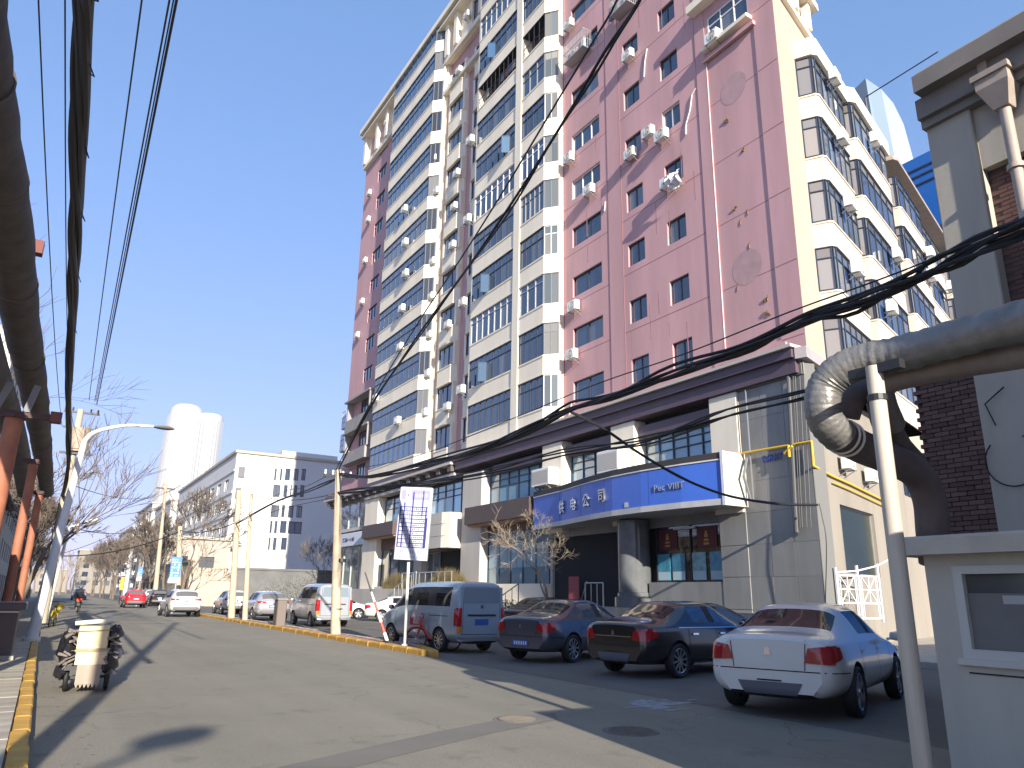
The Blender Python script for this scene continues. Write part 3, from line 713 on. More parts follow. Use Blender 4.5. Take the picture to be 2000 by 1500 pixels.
railing(45.2,42.0,3.1,3.1,1.0,1.95,'sloping light handrail beside the grass clump left of the canopy',(19.6,48,0),M_galv,6)
rs=thing('red_notice_stand','red notice board leaning in the bank entrance','notice board',(21,30,1.2))
m=MB(FAC); m.box(28.6,.9,1.25,29.4,.95,2.5); m.build('board',mat('notice_red',(.30,.05,.06),.6,var=.1),rs)
m=MB(FAC); m.bar((28.7,.85,1.2),(28.7,.4,2.3),.03); m.bar((29.3,.85,1.2),(29.3,.4,2.3),.03); m.build('stand_leg',M_galv,rs)

# ------------------------------------------------------------------ blue bank sign
BS=thing('bank_sign','long curved blue bank sign with pale edges over the entrance','sign',(19.6,24,4.8))
plan=[(18.45,2.05),(20.2,2.4),(22.2,2.6),(24.0,2.6),(25.6,2.4),(27.2,2.1),(28.8,1.75),(31.7,1.45)]   # (u, out)
zb0,zt0=4.78,6.42
def strip(z0,z1,off,mt,nm,o0=0,o1=None):
    m=MB(FAC); n=len(plan)
    poly=[(u,w_+off) for u,w_ in plan]+[(31.7,.4),(18.45,.4)]
    m.prism(poly,z0,z1); return m.build(nm,mt,BS)
strip(zb0,zb0+.22,.05,mat('sign_trim',(.45,.44,.43),.4,.2,var=.1),'lower_trim')
strip(zb0+.22,zt0-.05,0,mat('sign_blue',(.045,.125,.50),.32,var=.06,vs=.7,spec=.6),'face_panel')
strip(zt0-.05,zt0,.04,mat('sign_trim2',(.55,.52,.48),.4),'upper_trim')
strip(zt0,zt0+.24,.02,mat('sign_top_dark',(.035,.03,.028),.6),'top_edge')
m=MB(FAC); m.box(18.36,.35,zb0-.02,18.45,2.08,zt0+.26); m.build('end_panel',mat('sign_end_white',(.52,.49,.43),.5,var=.12,vs=2),BS)
m=MB(FAC); m.box(18.34,2.04,zb0-.02,18.47,2.14,zt0+.26); m.build('corner_post',M_white,BS)
m=MB(FAC)
for u in (21.8,24.6,26.7,29.0):
    for i in range(len(plan)-1):
        if plan[i][0]<=u<=plan[i+1][0]:
            t=(u-plan[i][0])/(plan[i+1][0]-plan[i][0]); w_=plan[i][1]*(1-t)+plan[i+1][1]*t
    m.box(u,w_-.02,zb0+.24,u+.015,w_+.006,zt0-.06)
m.build('panel_joint',mat('joint_blue',(.015,.04,.2),.5),BS)
M_let=mat('steel_letters',(.62,.60,.55),.25,.9)
def onface(body,size,u,z,sp=1,sx=1,extr=.035,bold=0):
    for i in range(len(plan)-1):
        if plan[i][0]<=u<=plan[i+1][0]:
            a,b=plan[i],plan[i+1]; t=(u-a[0])/(b[0]-a[0])
            A=FAC@Vector((a[0],a[1],0)); B=FAC@Vector((b[0],b[1],0)); dd=(B-A); az=math.degrees(math.atan2(dd.x,dd.y))
            L=math.hypot(dd.x,dd.y); al=R(az)
            T=Matrix(((math.sin(al),-math.cos(al),0,A.x),(math.cos(al),math.sin(al),0,A.y),(0,0,1,0),(0,0,0,1)))
            return put_text(body,size,T,BS,M_let,L*t,z,.045,extr=extr,sx=sx,space=sp,bold=bold)
onface('\u53f8',.62,24.75,5.66,bold=.012); onface('\u516c',.62,26.1,5.6,bold=.012)
for ch,u in (('\u7535',27.4),('\u4f9b',28.7)): onface(ch,.62,u,5.58,bold=.012)
onface('Pec VIIIT',.34,20.75,5.62,sp=1.05,sx=1.15,extr=.02)
m=MB(FAC); m.box(23.0,2.6,5.05,23.2,2.63,5.25); m.build('small_plate',M_let,BS)
# supports above the sign end
m=MB(FAC); m.tube([(18.1,1.1,4.9),(18.1,1.4,5.8),(18.15,1.1,6.5)],.05,6); m.tube([(18.0,1.1,4.9),(18.0,1.1,9)],.03,6); m.build('bracket',M_grey,BS)
# small blue letters left on the stone wall
lt=thing('wall_lettering','small worn blue letters on the grey stone corner wall','lettering',(21,17.1,6.2))
put_text('IUIUIT',.36,FAC,lt,mat('letter_blue',(.02,.06,.35),.5),17.1,6.35,1.02,sx=.9)
# ------------------------------------------------------------------ air conditioners
def make_ac(name,label,mt,sc=1.0,cat='air conditioner',group='air conditioners on the apartment tower'):
    t=thing(name,label,cat,(0,0,0),group)
    m=MB(); m.bbox(-.40,0.0,-.28,.40,.34,.28,.03); m.build('casing',mt,t)
    m=MB(); m.tube([(-.1,.335,0),(-.1,.347,0)],.22,20); m.build('fan_opening',M_dark,t)
    m=MB()
    for r in (.07,.13,.19,.23): m.ring((-.1,.352,0),(0,1,0),r,.007,18,4)
    for i in range(4): a=i*math.pi/4; m.bar((-.1+.22*math.cos(a),.352,.22*math.sin(a)),(-.1-.22*math.cos(a),.352,-.22*math.sin(a)),.012)
    m.build('fan_grille',mt,t)
    for x in (-.3,.3): m=MB(); m.bar((x,-.12,-.30),(x,.38,-.30),.035); m.bar((x,-.12,-.55),(x,.30,-.31),.03); m.build('bracket',M_grey,t)
    return t
ac0=make_ac('air_conditioner','x',M_whitep)
used=[False]
def put_ac(pos,T,label,sc=1.0,grp='air conditioners on the apartment tower'):
    c = ac0 if not used[0] else copytree(ac0)
    used[0]=True
    c.location=pos; c['label']=label; c['group']=grp
    x=(T.to_3x3()@Vector((0,1,0))); c.rotation_euler=(0,0,math.atan2(x.y,x.x)-math.pi/2); c.scale=(sc,sc,sc)
    # the case stands a little off the wall
    o=(T.to_3x3()@Vector((0,.12,0))); c.location=Vector(pos)+o
    return c
W='white air conditioner '
wallac=[(1128,600,'under the fourth window from the bottom, widest window column'),
(1125,694,'between the second and third windows, widest window column'),
(1118,312,'below a plain wide window, third highest in its pink wall column'),
(1158,374,'below the white framed wide window on the pink wall'),
(1118,52,'mounted above the caged laundry rack on the pink wall'),
(1234,112,'in front of the lower part of the second highest middle column window'),
(1239,303,'on the pink wall, just left of a close pair'),
(1274,262,'left one of a close pair between two pink wall windows'),
(1300,268,'right one of a close pair under the white framed pink wall window'),
(1312,360,'covered by a torn white sheet under a right column window'),
(1400,78,'low in the corner of the white framed window above the recessed panel')]
for x,y,l in wallac: put_ac(P(x,y,X=22.0),FAC,W+l,.95 if x<1230 or x>1290 else .9)
ln=['lowest','second','third','fourth','fifth','sixth','seventh','eighth','ninth','tenth']
for i,(x,y) in enumerate([(783,822),(740,778),(788,678),(791,603),(798,535),(797,475),(796,410)]):
    put_ac(P(x,y,X=21.1),FAC,W+'on the left cream balcony group, '+ln[i]+' one counted from the podium',.95)
for i,(x,y) in enumerate([(908,762),(911,592),(925,276),(920,430)]):
    put_ac(P(x,y,X=21.1),FAC,W+'left of the large cream balconies, '+('lowest of four','second lowest of four','topmost of four','second highest of four')[i],.95)
for i,(x,y) in enumerate([(836,806),(842,730),(845,655),(848,580),(851,512),(858,375),(855,312)]):
    put_ac(P(x,y,X=21.8),FAC,'grey white air conditioner under the left small bays of the recess, '+ln[i]+' going upward',.9)
for i,(x,y) in enumerate([(880,795),(881,635),(890,480),(893,405),(898,340)]):
    put_ac(P(x,y,X=21.9),FAC,'shaded air conditioner under the right small bays of the recess, '+ln[i]+' going upward',.9)
for i,(x,y) in enumerate([(703,655),(712,590),(718,510),(724,430),(726,378)]):
    put_ac(P(x,y,X=22),FAC,'small air conditioner on the far left pink wall edge, '+ln[i]+' going upward',.9)
for i,(x,y) in enumerate([(902,140),(918,32),(760,240),(825,165)]):
    put_ac(P(x,y,X=21.9),FAC,'air conditioner under the roof of the tower, '+['below the round cornice end at the right','highest visible one beside the top balcony','leftmost one near the rounded roof corner','between two crown windows'][i],.9)
def PW(px,py,T):
    o=T@Vector((0,0,0)); n=(T.to_3x3()@Vector((0,1,0))); r=ray(px,py); return O+r*(((o-O).dot(n))/r.dot(n))
RFo=RF@Matrix.Translation((0,.8,0))
for i,(x,y) in enumerate([(1617,155),(1632,272),(1646,400),(1660,528)]):
    put_ac(PW(x,y,RFo),RF,'sunlit air conditioner on the end wall balcony nearest the corner, '+['topmost','second from the top','third from the top','lowest'][i],.95)
RFo=RF@Matrix.Translation((0,1.05,0))
for i,(x,y) in enumerate([(1697,276),(1728,603),(1740,500)]):
    put_ac(PW(x,y,RFo),RF,'sunlit air conditioner on the second balcony stack of the end wall, '+['the top one','the bottom one','the middle one'][i],.95)
RFo=RF@Matrix.Translation((0,1.15,0))
for i,(x,y) in enumerate([(1808,540),(1846,562),(1806,497)]):
    put_ac(PW(x,y,RFo),RF,'air conditioner on the furthest part of the sunlit end wall, '+['left of two','right of two','upper one'][i],1)
for i,(x,y) in enumerate([(1641,905),(1687,930),(1722,948)]):
    put_ac(PW(x,y,RF@Matrix.Translation((0,.17,0))),RF,'low air conditioner on the lane wall, '+['nearest the corner','second from the corner','half hidden by the leaning post'][i],.9)
# torn sheet over one of them
p=P(1312,350,X=21.45); m=MB(FAC); q=random.Random(4); gx,gz=9,9; vs=[]
for j in range(gz):
    for i in range(gx):
        s_,t_=i/(gx-1)-.5,j/(gz-1); vs.append((p.y+s_*(1.15-.4*t_)+q.uniform(-.04,.04)-(.18 if t_<.3 and s_>.2 else 0),.62-.45*abs(t_-.55)+q.uniform(-.07,.07)+.1*math.sin(i*2.1),p.z-.45+t_*.8+q.uniform(-.04,.04)))
m.add(vs,[(j*gx+i,j*gx+i+1,(j+1)*gx+i+1,(j+1)*gx+i) for j in range(gz-1) for i in range(gx-1) if not (j==0 and i%3==1)])
tag(m.build('torn_sheet',mat('torn_sheet_white',(.62,.6,.6),.8),smooth=True),'torn white sheet draped over an air conditioner under a right column window','sheet')
# two large boxed units above the blue sign
def bigbox(u,z,label,wd,ht,dp):
    t=thing('boxed_condenser',label,'air conditioner',tuple(FAC@Vector((u,1,z))),'large boxed condensers above the blue sign')
    m=MB(FAC); m.bbox(u,1.08,z,u+wd,1.08+dp,z+ht,.03); m.build('housing',M_whitep,t)
    m=MB(FAC)
    for i in range(12): m.box(u+.08,1.08+dp,z+.1+i*(ht-.2)/12,u+wd-.08,1.085+dp+.006,z+.1+i*(ht-.2)/12+.03)
    for i in range(7): m.box(u-.008,1.2,z+.15+i*(ht-.3)/7,u,1.0+dp,z+.15+i*(ht-.3)/7+.03)
    m.build('louvre',M_beige,t)
    m=MB(FAC); m.bar((u+.2,1.0,z-.03),(u+.2,1.1+dp,z-.03),.06); m.bar((u+.2,1.0,z-.5),(u+.2,1.0+dp,z-.06),.04); m.build('bracket',M_grey,t)
    m=MB(FAC); m.bar((u+wd-.2,1.0,z-.03),(u+wd-.2,1.1+dp,z-.03),.06); m.bar((u+wd-.2,1.0,z-.5),(u+wd-.2,1+dp,z-.06),.04); m.build('bracket',M_grey,t)
bigbox(24.5,6.85,'large boxed condenser beside the cream pillar over the middle of the blue sign',1.5,.95,.75)
bigbox(30.0,6.9,'large boxed condenser above the left end of the blue sign',1.6,.85,.6)
# caged laundry rack on the pink wall
def cage(px,py,lab,wd=1.9,ht=1.2):
    p=P(px,py,X=22); t=thing('laundry_cage',lab,'window cage',tuple(p),'caged racks on the pink wall')
    u,z=p.y,p.z; m=MB(FAC)
    for i in range(15): m.bar((u-wd/2+wd*i/14,.62,z-ht/2),(u-wd/2+wd*i/14,.62,z+ht/2),.02)
    for i in range(5):
        for s in (-1,1): m.bar((u+s*wd/2,.12*i+.05,z-ht/2),(u+s*wd/2,.12*i+.05,z+ht/2),.02)
    for zz in (z-ht/2,z,z+ht/2): m.bar((u-wd/2,.62,zz),(u+wd/2,.62,zz),.03); m.bar((u-wd/2,0,zz),(u-wd/2,.62,zz),.03); m.bar((u+wd/2,0,zz),(u+wd/2,.62,zz),.03)
    m.build('bars',M_galv,t)
    m=MB(FAC); m.box(u-wd/2,0,z-ht/2-.04,u+wd/2,.6,z-ht/2); m.build('tray',M_grey,t)
    for i in range(5):
        a=u-wd/2+.2+i*.33; m=MB(FAC); m.box(a,.25,z-ht/2+.05,a+.24,.42,z-ht/2+rnd.uniform(.4,.9)); m.build('stored_item',mat('stored%d'%(i%3),((.5,.5,.52),(.12,.16,.25),(.5,.42,.36))[i%3],.9),t)
cage(1136,98,'iron cage with stored things and washing below the topmost air conditioner on the pink wall')
cage(1225,10,'iron cage at the top edge of the picture over the middle window column',1.4,1.0)
# ------------------------------------------------------------------ vehicles
def paint(name,c,metal=.0,rough=.28,coat=.8): return mat(name,c,rough,metal,coat=coat,spec=.5,var=.04,vs=1.2)
M_cgl=mat('car_glass',(.014,.014,.016),.05,spec=.22); M_cglb=mat('car_glass_blue',(.05,.075,.11),.05,spec=.7,coat=.6)
M_red=mat('tail_lamp_red',(.35,.012,.015),.12,coat=.6); M_plate=mat('plate_blue',(.03,.10,.35),.4); M_chrome=mat('chrome',(.7,.7,.72),.12,1)
M_under=mat('underbody',(.01,.01,.011),.9); M_rim=mat('alloy_rim',(.42,.42,.43),.25,.9); M_seam=mat('panel_gap',(.01,.01,.01),.8)
M_orange=mat('lamp_amber',(.6,.2,.02),.2); M_clear=mat('lamp_clear',(.55,.57,.6),.1,.2,coat=.8)
M_fil=mat('plate_print',(.65,.68,.72),.5)
# stations: x, bottom z, half width at middle, z of middle, half width at belt, belt z, half width top, top-edge z, centre z, glass flag for the span to the next station
SEDAN=dict(L=4.62,W=1.78,axle=(-1.33,1.37),wr=.325,st=[
 (-2.32,.33,.66,.60,.62,.88,.52,.97,.99,0),(-2.26,.26,.80,.60,.77,.92,.62,1.03,1.05,0),(-2.05,.24,.86,.62,.83,.94,.66,1.045,1.07,0),(-1.62,.22,.89,.62,.85,.95,.69,1.065,1.09,'R'),
 (-.92,.2,.89,.60,.85,.95,.56,1.40,1.44,'P'),(-.80,.2,.89,.60,.85,.95,.57,1.42,1.46,'S'),(-.02,.2,.89,.58,.85,.94,.58,1.435,1.475,'B'),(.05,.2,.89,.58,.85,.94,.58,1.435,1.475,'S'),(.42,.2,.89,.58,.85,.93,.57,1.40,1.45,'F'),
 (1.18,.2,.88,.60,.83,.90,.66,.98,1.00,0),(1.75,.22,.88,.60,.80,.84,.60,.89,.92,0),(2.12,.26,.80,.56,.72,.74,.52,.80,.83,0),(2.30,.34,.58,.5,.52,.62,.40,.66,.68,0)])
SUV=dict(L=4.55,W=1.84,axle=(-1.30,1.35),wr=.36,st=[
 (-2.26,.48,.66,.70,.66,1.00,.56,1.10,1.13,'R0'),(-2.20,.34,.82,.70,.82,1.02,.62,1.16,1.18,'R'),(-1.92,.28,.90,.70,.88,1.03,.60,1.55,1.59,'P'),(-1.55,.26,.91,.68,.88,1.03,.62,1.60,1.64,'S'),
 (-.95,.25,.92,.66,.88,1.02,.63,1.63,1.67,'B'),(-.86,.25,.92,.66,.88,1.02,.63,1.63,1.67,'S'),(-.05,.25,.92,.66,.88,1.01,.63,1.63,1.67,'B'),(.03,.25,.92,.66,.88,1.01,.63,1.62,1.66,'S'),(.40,.25,.92,.66,.88,1.0,.62,1.58,1.63,'F'),
 (1.15,.25,.91,.66,.86,.98,.68,1.08,1.11,0),(1.75,.27,.90,.66,.82,.92,.62,1.00,1.03,0),(2.12,.32,.82,.62,.74,.82,.54,.90,.92,0),(2.27,.4,.6,.56,.56,.7,.44,.76,.78,0)])
VAN=dict(L=4.7,W=1.72,axle=(-1.45,1.35),wr=.32,st=[
 (-2.36,.34,.82,.62,.82,1.10,.74,1.80,1.84,0),(-2.34,.28,.85,.62,.85,1.10,.77,1.87,1.91,0),(-2.24,.24,.87,.62,.87,1.10,.79,1.90,1.95,'P'),(-2.10,.24,.86,.62,.86,1.10,.76,1.91,1.97,'S'),
 (-1.0,.24,.86,.62,.86,1.10,.76,1.93,1.98,'B'),(-.86,.24,.86,.62,.86,1.10,.76,1.93,1.98,'S'),(.05,.24,.86,.62,.86,1.10,.76,1.92,1.97,'B'),(.2,.24,.86,.62,.86,1.10,.76,1.90,1.95,'S'),(.75,.24,.86,.62,.86,1.10,.72,1.83,1.88,'F'),
 (1.5,.24,.86,.62,.84,1.06,.68,1.20,1.23,0),(2.05,.28,.84,.60,.78,.94,.60,1.05,1.08,0),(2.34,.38,.66,.56,.6,.72,.5,.8,.82,0)])
def body_mesh(sp, sub=2):
    st=sp['st']; vs=[]; fs=[]; ms=[]; n=len(st)
    ring=[]
    for (x,zb_,ym,zm,yb,zbelt,yt,zt,zc,fl) in st:
        half=[(ym*.82,zb_),(ym,(zb_+zm)/2+.02),(ym*1.0,zm+.06),(yb,zbelt),(yb-.025 if fl else yb*.93,zbelt+.03),(yt,zt),(yt*.55,(zt+zc*2)/3)]
        pts=[(x,0,zb_)]+[(x,y,z) for y,z in half]+[(x,0,zc)]+[(x,-y,z) for y,z in reversed(half)]
        ring.append(len(vs)); vs+=pts
    m=len(pts)
    for i in range(n-1):
        fl=st[i][9]
        for k in range(m):
            a,b=ring[i]+k,ring[i]+(k+1)%m; c,d=ring[i+1]+(k+1)%m,ring[i+1]+k
            fs.append((a,b,c,d)); mi=0
            side = k in (5,m-6); top = k in (6,7,8,9)
            if side and fl=='S': mi=1
            if side and fl=='F': mi=1
            if side and fl=='B': mi=3
            if top and fl=='F': mi=2
            if top and fl=='R': mi=4
            if k in (0,m-1): mi=5
            ms.append(mi)
    fs.append(tuple(ring[0]+k for k in range(m))); ms.append(0); fs.append(tuple(reversed([ring[-1]+k for k in range(m)]))); ms.append(0)
    me=bpy.data.meshes.new('b'); me.from_pydata(vs,[],fs)
    for i in range(6): me.materials.append(_slot[i])
    me.polygons.foreach_set('material_index',ms); me.update()
    o=bpy.data.objects.new('b',me); C.objects.link(o)
    s=o.modifiers.new('s','SUBSURF'); s.levels=sub; s.render_levels=sub
    # wheel arches
    cm=MB()
    for ax in sp['axle']:
        for sgn in (-1,1):
            cm.tube([(ax,sgn*.60,sp['wr']+.01),(ax,sgn*1.2,sp['wr']+.01)],sp['wr']+.055,28)
    cm.k=0; c=cm.build('c',M_under); 
    for q in c.data.polygons: q.material_index=0
    bo=o.modifiers.new('x','BOOLEAN'); bo.object=c; bo.operation='DIFFERENCE'; bo.solver='EXACT'; bo.material_mode='TRANSFER' if hasattr(bo,'material_mode') else 'INDEX'
    bpy.context.view_layer.update(); dg=bpy.context.evaluated_depsgraph_get()
    r=bpy.data.meshes.new_from_object(o.evaluated_get(dg))
    bpy.data.objects.remove(o); bpy.data.objects.remove(c)
    return r
_slot=[bpy.data.materials.new('slot%d'%i) for i in range(6)]
def split(me, root, P_, glsS, glsW):
    """one object each for painted body, side windows, windscreen, rear window, pillars, underside"""
    groups={}
    names={m.name:i for i,m in enumerate(_slot)}
    idx=[names.get(m.name,9) if m else 9 for m in me.materials]
    for p in me.polygons:
        k=idx[p.material_index] if p.material_index<len(idx) else 9
        cx=p.center
        if k==1: key=('side_window',1 if cx.y>0 else -1)
        elif k==3: key=('pillar',1 if cx.y>0 else -1,cx.x>-.4)
        else: key={0:('body',0),2:('windscreen',0),3:('pillar',0),4:('rear_window',0),5:('underside',0),9:('wheel_arch',0)}[k]
        groups.setdefault(key,[]).append(p.index)
    mats={'body':P_,'side_window':glsS,'windscreen':glsW,'rear_window':glsW,'pillar':M_black,'underside':M_under,'wheel_arch':M_under}
    vco=[v.co.copy() for v in me.vertices]
    for key,ids in groups.items():
        vm={}; vs=[]; fs=[]
        for i in ids:
            f=[]
            for v in me.polygons[i].vertices:
                if v not in vm: vm[v]=len(vs); vs.append(vco[v])
                f.append(vm[v])
            fs.append(f)
        m2=bpy.data.meshes.new(key[0]); m2.from_pydata(vs,[],fs); m2.materials.append(mats[key[0]]); m2.polygons.foreach_set('use_smooth',[True]*len(fs))
        try: m2.set_sharp_from_angle(angle=R(50))
        except Exception: pass
        m2.update(); link(key[0],m2,root)
def decal(bvh, pts, d, m_, root, name, nu=8, nv=5, off=.008, start=3.0, flat=0):
    """a thin shell that lies on the body: pts four corners, d the direction it is pressed along"""
    d=Vector(d).normalized(); a,b,c,e=[Vector(p) for p in pts]; vs=[]; ok=True
    for j in range(nv+1):
        for i in range(nu+1):
            s,t=i/nu,j/nv; p=a*(1-s)*(1-t)+b*s*(1-t)+c*s*t+e*(1-s)*t
            h=bvh.ray_cast(p-d*start,d)
            if h[0] is None: q=p
            else: q=h[0]+(h[1] if h[1].dot(d)<0 else -h[1])*off
            vs.append(q)
    if flat:
        x=min(v.dot(d) for v in vs)-flat; vs=[v-d*(v.dot(d)-x) for v in vs]
    n=nu+1; fs=[(j*n+i,j*n+i+1,(j+1)*n+i+1,(j+1)*n+i) for j in range(nv) for i in range(nu)]
    mb=MB(); mb.add(vs,fs); return mb.build(name,m_,root,smooth=True)
def make_wheel(r, rimm, style=0):
    m=MB(); n=28
    prof=[(r-.085,-.085),(r-.03,-.10),(r-.004,-.075),(r,-.04),(r,.04),(r-.004,.075),(r-.03,.10),(r-.085,.085)]
    vs=[];fs=[]
    for rr,y in prof:
        for k in range(n): t=2*math.pi*k/n; vs.append((rr*math.cos(t),y,rr*math.sin(t)))
    L=len(prof)
    for i in range(L-1):
        for k in range(n): fs.append((i*n+k,i*n+(k+1)%n,(i+1)*n+(k+1)%n,(i+1)*n+k))
    m.add(vs,fs); m2=MB(); ri=r-.085
    m2.tube([(0,-.03,0),(0,-.02,0)],ri,24)
    hub=MB(); hub.tube([(0,.03,0),(0,.085,0)],[.06,.05],12)
    ns=10 if style==0 else 5
    for k in range(ns):
        t=2*math.pi*k/ns; w_=.016 if style==0 else .04
        c,s=math.cos(t),math.sin(t); pc,ps=-s*w_,c*w_
        hub.add([(.045*c-pc,.04,.045*s-ps),(.045*c+pc,.04,.045*s+ps),(ri*c+pc*1.3,.05,ri*s+ps*1.3),(ri*c-pc*1.3,.05,ri*s-ps*1.3),
                 (.045*c-pc,.075,.045*s-ps),(.045*c+pc,.075,.045*s+ps),(ri*c+pc*1.1,.082,ri*s+ps*1.1),(ri*c-pc*1.1,.082,ri*s-ps*1.1)],[(4,5,6,7),(0,1,5,4),(1,2,6,5),(2,3,7,6),(3,0,4,7)])
    hub.ring((0,.07,0),(0,1,0),ri-.008,.016,24,6)
    return m,m2,hub
def make_car(kind, name, label, pcol, wheelstyle=0, plate='blue', glsS=None, glsW=None, lamps=1, strip=False, cat='car', badge=True, seams=True, group='cars parked along the street and in the bays'):
    sp=kind; root=thing(name,label,cat,(0,0,0),group)
    me=body_mesh(sp); split(me,root,pcol,glsS or M_cgl,glsW or M_cgl)
    bvh=BVHTree.FromPolygons([v.co.copy() for v in me.vertices],[tuple(p.vertices) for p in me.polygons])
    L=sp['L']; xr=-L/2; yb=.9
    van=sp is VAN; suv=sp is SUV
    zl0,zl1=(.68,.93) if not van else (.78,1.22)
    if suv: zl0,zl1=.98,1.10
    for sg in (-1,1):
        if van:
            decal(bvh,[(xr,sg*.70,.72),(xr,sg*.845,.72),(xr,sg*.845,1.22),(xr,sg*.70,1.22)],(1,0,0),M_red,root,'tail_lamp',6,8,.015)
            decal(bvh,[(-2.32,sg*1,.74),(-2.22,sg*1,.74),(-2.22,sg*1,1.2),(-2.32,sg*1,1.2)],(0,-sg,0),M_red,root,'tail_lamp',4,8,.012)
            decal(bvh,[(xr,sg*.70,.56),(xr,sg*.84,.56),(xr,sg*.84,.70),(xr,sg*.70,.70)],(1,0,0),M_orange,root,'indicator',4,4,.014)
        elif suv:
            decal(bvh,[(xr,sg*.42,1.0),(xr,sg*.83,.98),(xr,sg*.83,1.10),(xr,sg*.42,1.06)],(1,0,0),M_red,root,'tail_lamp',10,4,.012)
        else:
            decal(bvh,[(xr,sg*.46,.72),(xr,sg*.80,.70),(xr,sg*.80,.93),(xr,sg*.52,.90)],(1,0,0),M_red,root,'tail_lamp',8,6,.014)
            decal(bvh,[(-2.24,sg*1,.72),(-1.97,sg*1,.78),(-1.99,sg*1,.91),(-2.24,sg*1,.93)],(0,-sg,0),M_red,root,'tail_lamp',6,5,.012)
        # front lamps, grille side
        decal(bvh,[(3,sg*.35,.64),(3,sg*.66,.66),(3,sg*.66,.78),(3,sg*.38,.72)],(-1,0,0),M_clear,root,'headlamp',6,4,.012)
        decal(bvh,[(2.05,sg*1,.66),(1.80,sg*1,.72),(1.72,sg*1,.82),(2.08,sg*1,.76)],(0,-sg,0),M_clear,root,'headlamp',5,4,.012)
        if seams:
            zt_=.93 if not van else 1.08
            xs=[-.98,.02,.92] if not van else [-.93,.12,1.05]
            for x in xs: decal(bvh,[(x,sg,.33),(x+.012,sg,.33),(x+.012,sg,zt_),(x,sg,zt_)],(0,-sg,0),M_seam,root,'door_gap',1,8,.004)
            for x in (-.86,.14): decal(bvh,[(x,sg,.80),(x+.19,sg,.80),(x+.19,sg,.835),(x,sg,.835)],(0,-sg,0),M_chrome if strip else pcol,root,'door_handle',3,2,.03)
            if strip:
                decal(bvh,[(-1.3,sg,.935),(1.0,sg,.92),(1.0,sg,.94),(-1.3,sg,.955)],(0,-sg,0),M_chrome,root,'window_trim',16,1,.012)
                decal(bvh,[(-.9,sg,.27),(1.0,sg,.27),(1.0,sg,.29),(-.9,sg,.29)],(0,-sg,0),M_chrome,root,'sill_trim',12,1,.012)
            mb=MB(); mx=.88 if not van else 1.12; mz=.98 if not van else 1.18
            mb.lathe((0,0,0),[(.01,-.07),(.075,-.055),(.095,0),(.08,.055),(.01,.075)],10); mb.v=[Vector((v.x*.75+mx,v.y*1.05+sg*1.0,v.z+mz)) for v in mb.v]
            mb.bar((mx,sg*.86,mz-.05),(mx,sg*.95,mz-.03),.04); mb.build('door_mirror',pcol if not van else M_black,root,smooth=True)
    # rear seams: boot lid, bumper line
    zb2=.60 if not van else .50
    if suv: zb2=.66
    decal(bvh,[(xr,-.72,zb2),(xr,.72,zb2),(xr,.72,zb2+.014),(xr,-.72,zb2+.014)],(1,0,0),M_seam,root,'bumper_gap',18,1,.004)
    for sg in (-1,1):
        if not van: decal(bvh,[(-2.3,sg,zb2),(-1.75,sg,zb2-.02),(-1.75,sg,zb2-.006),(-2.3,sg,zb2+.014)],(0,-sg,0),M_seam,root,'bumper_gap',8,1,.004)
    pz=(.38,.52) if plate=='low' else ((.68,.82) if not van else (.76,.92))
    if suv: pz=(.74,.88)
    if plate=='grey':   # the plate has been blanked out
        decal(bvh,[(xr,-.34,.31),(xr,.34,.31),(xr,.42,.46),(xr,-.42,.46)],(1,0,0),mat('blank_plate',(.11,.11,.13),.5),root,'plate_recess',8,4,.01)
    elif plate:
        decal(bvh,[(xr,-.24,pz[0]),(xr,.24,pz[0]),(xr,.24,pz[1]),(xr,-.24,pz[1])],(1,0,0),M_plate,root,'number_plate',2,1,.004,flat=.012)
        mb=MB(); xx=root and min(v.co.x for v in me.vertices if abs(v.co.y)<.3 and pz[0]-.05<v.co.z<pz[1]+.05)-.022
        for i in range(6): mb.box(xx,-.2+i*.068,pz[0]+.03,xx+.002,-.2+i*.068+.04,pz[1]-.03)
        mb.build('plate_print',M_fil,root)
    if badge:
        z=.84 if not van else 1.26
        if suv: z=.95
        decal(bvh,[(xr,-.045,z-.045),(xr,.045,z-.045),(xr,.03,z+.05),(xr,-.03,z+.05)],(1,0,0),M_chrome,root,'badge',3,3,.014)
    if van:
        decal(bvh,[(xr,-.62,1.36),(xr,.62,1.36),(xr,.58,1.78),(xr,-.58,1.78)],(1,0,0),mat('van_rear_glass',(.19,.24,.28),.12,coat=.5),root,'rear_window',8,6,.008)
        decal(bvh,[(xr,-.5,1.0),(xr,.5,1.0),(xr,.5,1.05),(xr,-.5,1.05)],(1,0,0),M_black,root,'tailgate_handle',8,1,.02)
        decal(bvh,[(xr,-.78,.34),(xr,.78,.34),(xr,.78,.44),(xr,-.78,.44)],(1,0,0),M_grey,root,'bumper_step',12,2,.03)
        for sg in (-1,1):
            decal(bvh,[(-1.9,sg,.98),(-.95,sg,.98),(-.95,sg,1.0),(-1.9,sg,1.0)],(0,-sg,0),M_black,root,'door_rail',8,1,.012)
            decal(bvh,[(xr,sg*.665,.5),(xr,sg*.677,.5),(xr,sg*.64,1.85),(xr,sg*.628,1.85)],(1,0,0),M_seam,root,'tailgate_gap',1,12,.004)
    elif not suv:
        for sg in (-1,1): decal(bvh,[(xr,sg*.455,.62),(xr,sg*.467,.62),(xr,sg*.50,.99),(xr,sg*.488,.99)],(1,0,0),M_seam,root,'boot_gap',1,8,.004)
        decal(bvh,[(xr,-.16,.47),(xr,.16,.47),(xr,.16,.49),(xr,-.16,.49)],(1,0,0),M_black,root,'bumper_insert',6,1,.012)
